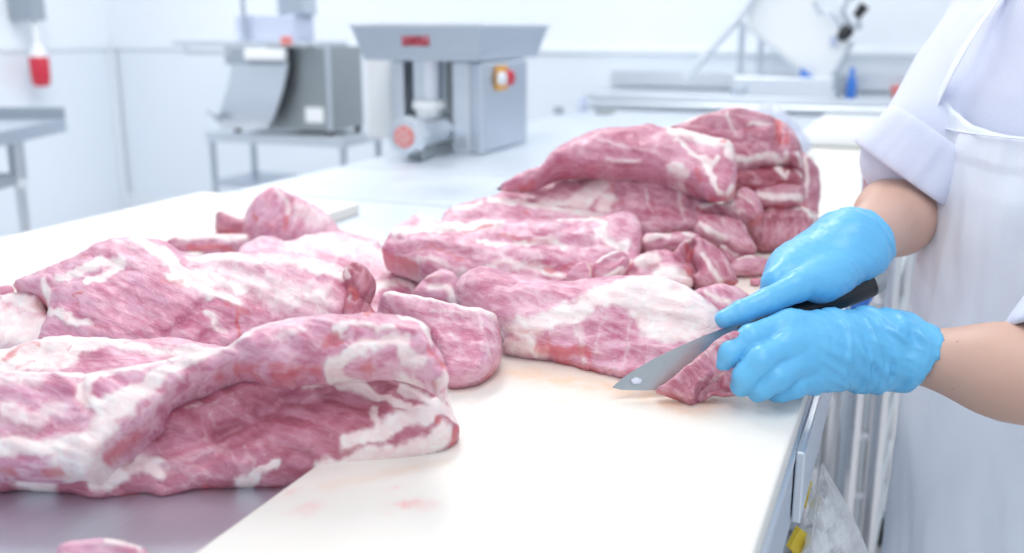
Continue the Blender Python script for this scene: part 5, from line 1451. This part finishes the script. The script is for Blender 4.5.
gr = make_glove('glove', RH, RF, RT, W_R, E_R,
                [(at(848, 249, 1.140), at(851, 247, 1.150), .0335, .0335), (at(851, 247, 1.150), at(853, 245, 1.165), .0335, .0355)],
                dict(groups=[3, 3, 3, 3, 4], arm=(.033, .048), slant=.1, c=.005, w=.030, f=44, amp=.0032, back=.0009, diag=.5, endn=np.array((E_R - W_R).normalized())), None)

# ------------------------------------------------------------------ the knife
kn = thing('butcher_knife', 'butcher knife with a wide steel blade and black handle, gripped in the far glove', 'knife', at(612, 388, 1.05))
def kd(x): return 1.050 + (x - 612) / (738 - 612) * .030
sp_ = [(612, 387.5), (622, 378.5), (636, 369), (655, 358), (678, 347), (702, 336.5), (724, 328), (742, 321)]
ed_ = [(756, 352), (735, 366), (716, 376), (696, 384), (672, 389), (645, 390.5), (622, 390)]
a0_, a1_, a2_ = at(612, 388, 1.050), at(742, 321, 1.082), at(735, 366, 1.072)
nb_ = (a1_ - a0_).cross(a2_ - a0_).normalized()
poly = [CAM + ray(x, y) * ((a0_ - CAM).dot(nb_) / ray(x, y).dot(nb_)) for x, y in sp_ + ed_]
if nb_.dot(FH) < 0: nb_ = -nb_
b = MB()
ns_ = len(sp_)
# spine full thickness, edge thin: two skins meeting at the edge
fr_ = [b.bm.verts.new(p - nb_ * (.0011 if i < ns_ else .0001)) for i, p in enumerate(poly)]
bk_ = [b.bm.verts.new(p + nb_ * (.0011 if i < ns_ else .0001)) for i, p in enumerate(poly)]
b.bm.faces.new(fr_); b.bm.faces.new(bk_[::-1])
for i in range(len(poly)):
    j = (i + 1) % len(poly)
    b.bm.faces.new((fr_[i], fr_[j], bk_[j], bk_[i]))
bmesh.ops.triangulate(b.bm, faces=[f for f in b.bm.faces if len(f.verts) > 4])
m_bl = steel('blade_steel', (0.55, 0.57, 0.57), 0.30, (60, 6, 60), .06)
b.build('blade', m_bl, kn)
h0 = at(738, 334, 1.083); h1 = at(869, 284, 1.126); h2 = at(879.5, 278, 1.130)
MB().tube([h0.lerp(h1, t_) for t_ in (0, .06, .3, .6, .85, 1)], [.009, .0125, .0138, .0135, .0158, .0152], 22).build('handle', M['black'], kn, smooth=True)
MB().tube([h1, h1.lerp(h2, .2), h1.lerp(h2, .8), h2], [.0146, .0152, .0146, .010], 22).build('pommel', M['steel_dark'], kn, smooth=True)

q = at(636, 381, 1.0505)
fb_ = MB(); bmesh.ops.create_icosphere(fb_.bm, subdivisions=3, radius=1.0)
for v_ in fb_.bm.verts:
    n_ = 1 + .3 * noise.noise(v_.co * 2.1)
    d_ = v_.co * n_
    v_.co = q + RGT * d_.x * .0052 + UPV * d_.y * .0032 + nb_ * d_.z * .0015 - nb_ * .002
tag(fb_.build('fat_crumb', M['coat'], smooth=True), 'tiny white fat crumb stuck to the knife blade near its tip', 'crumb')
# ------------------------------------------------------------------ light
w = bpy.data.worlds.new('world'); SC.world = w; w.use_nodes = True
bg = w.node_tree.nodes['Background']
bg.inputs[0].default_value = (0.80, 0.90, 1.0, 1); bg.inputs[1].default_value = 0.85
def area(name, loc, size, energy, col=(1, 0.985, 0.96), rot=(0, 0, 0)):
    l = bpy.data.lights.new(name, 'AREA'); l.shape = 'RECTANGLE'; l.size, l.size_y = size; l.energy = energy; l.color = col
    o = bpy.data.objects.new(name, l); COL.objects.link(o); o.location = loc; o.rotation_euler = rot
    return o
area('overhead_light', (-1.3, 2.6, 2.9), (0.5, 1.8), 36)
area('overhead_light', (-0.1, 0.5, 2.9), (0.5, 1.6), 17)
area('overhead_light', (0.5, -1.1, 2.9), (1.6, 0.5), 16)  # fill lamp added behind the camera to brighten apron, bag and glove
area('overhead_light', (-3.4, 3.6, 2.9), (0.6, 1.8), 50)
area('overhead_light', (-0.6, 5.0, 2.9), (1.8, 0.5), 20)
vs = SC.view_settings
vs.view_transform = 'Standard'; vs.look = 'None'; vs.gamma = 1.0; vs.exposure = -0.14
vs.use_curve_mapping = False
SC.cycles.use_denoising = True
SC.cycles.max_bounces = 8; SC.cycles.transparent_max_bounces = 12
SC.cycles.sample_clamp_indirect = 6
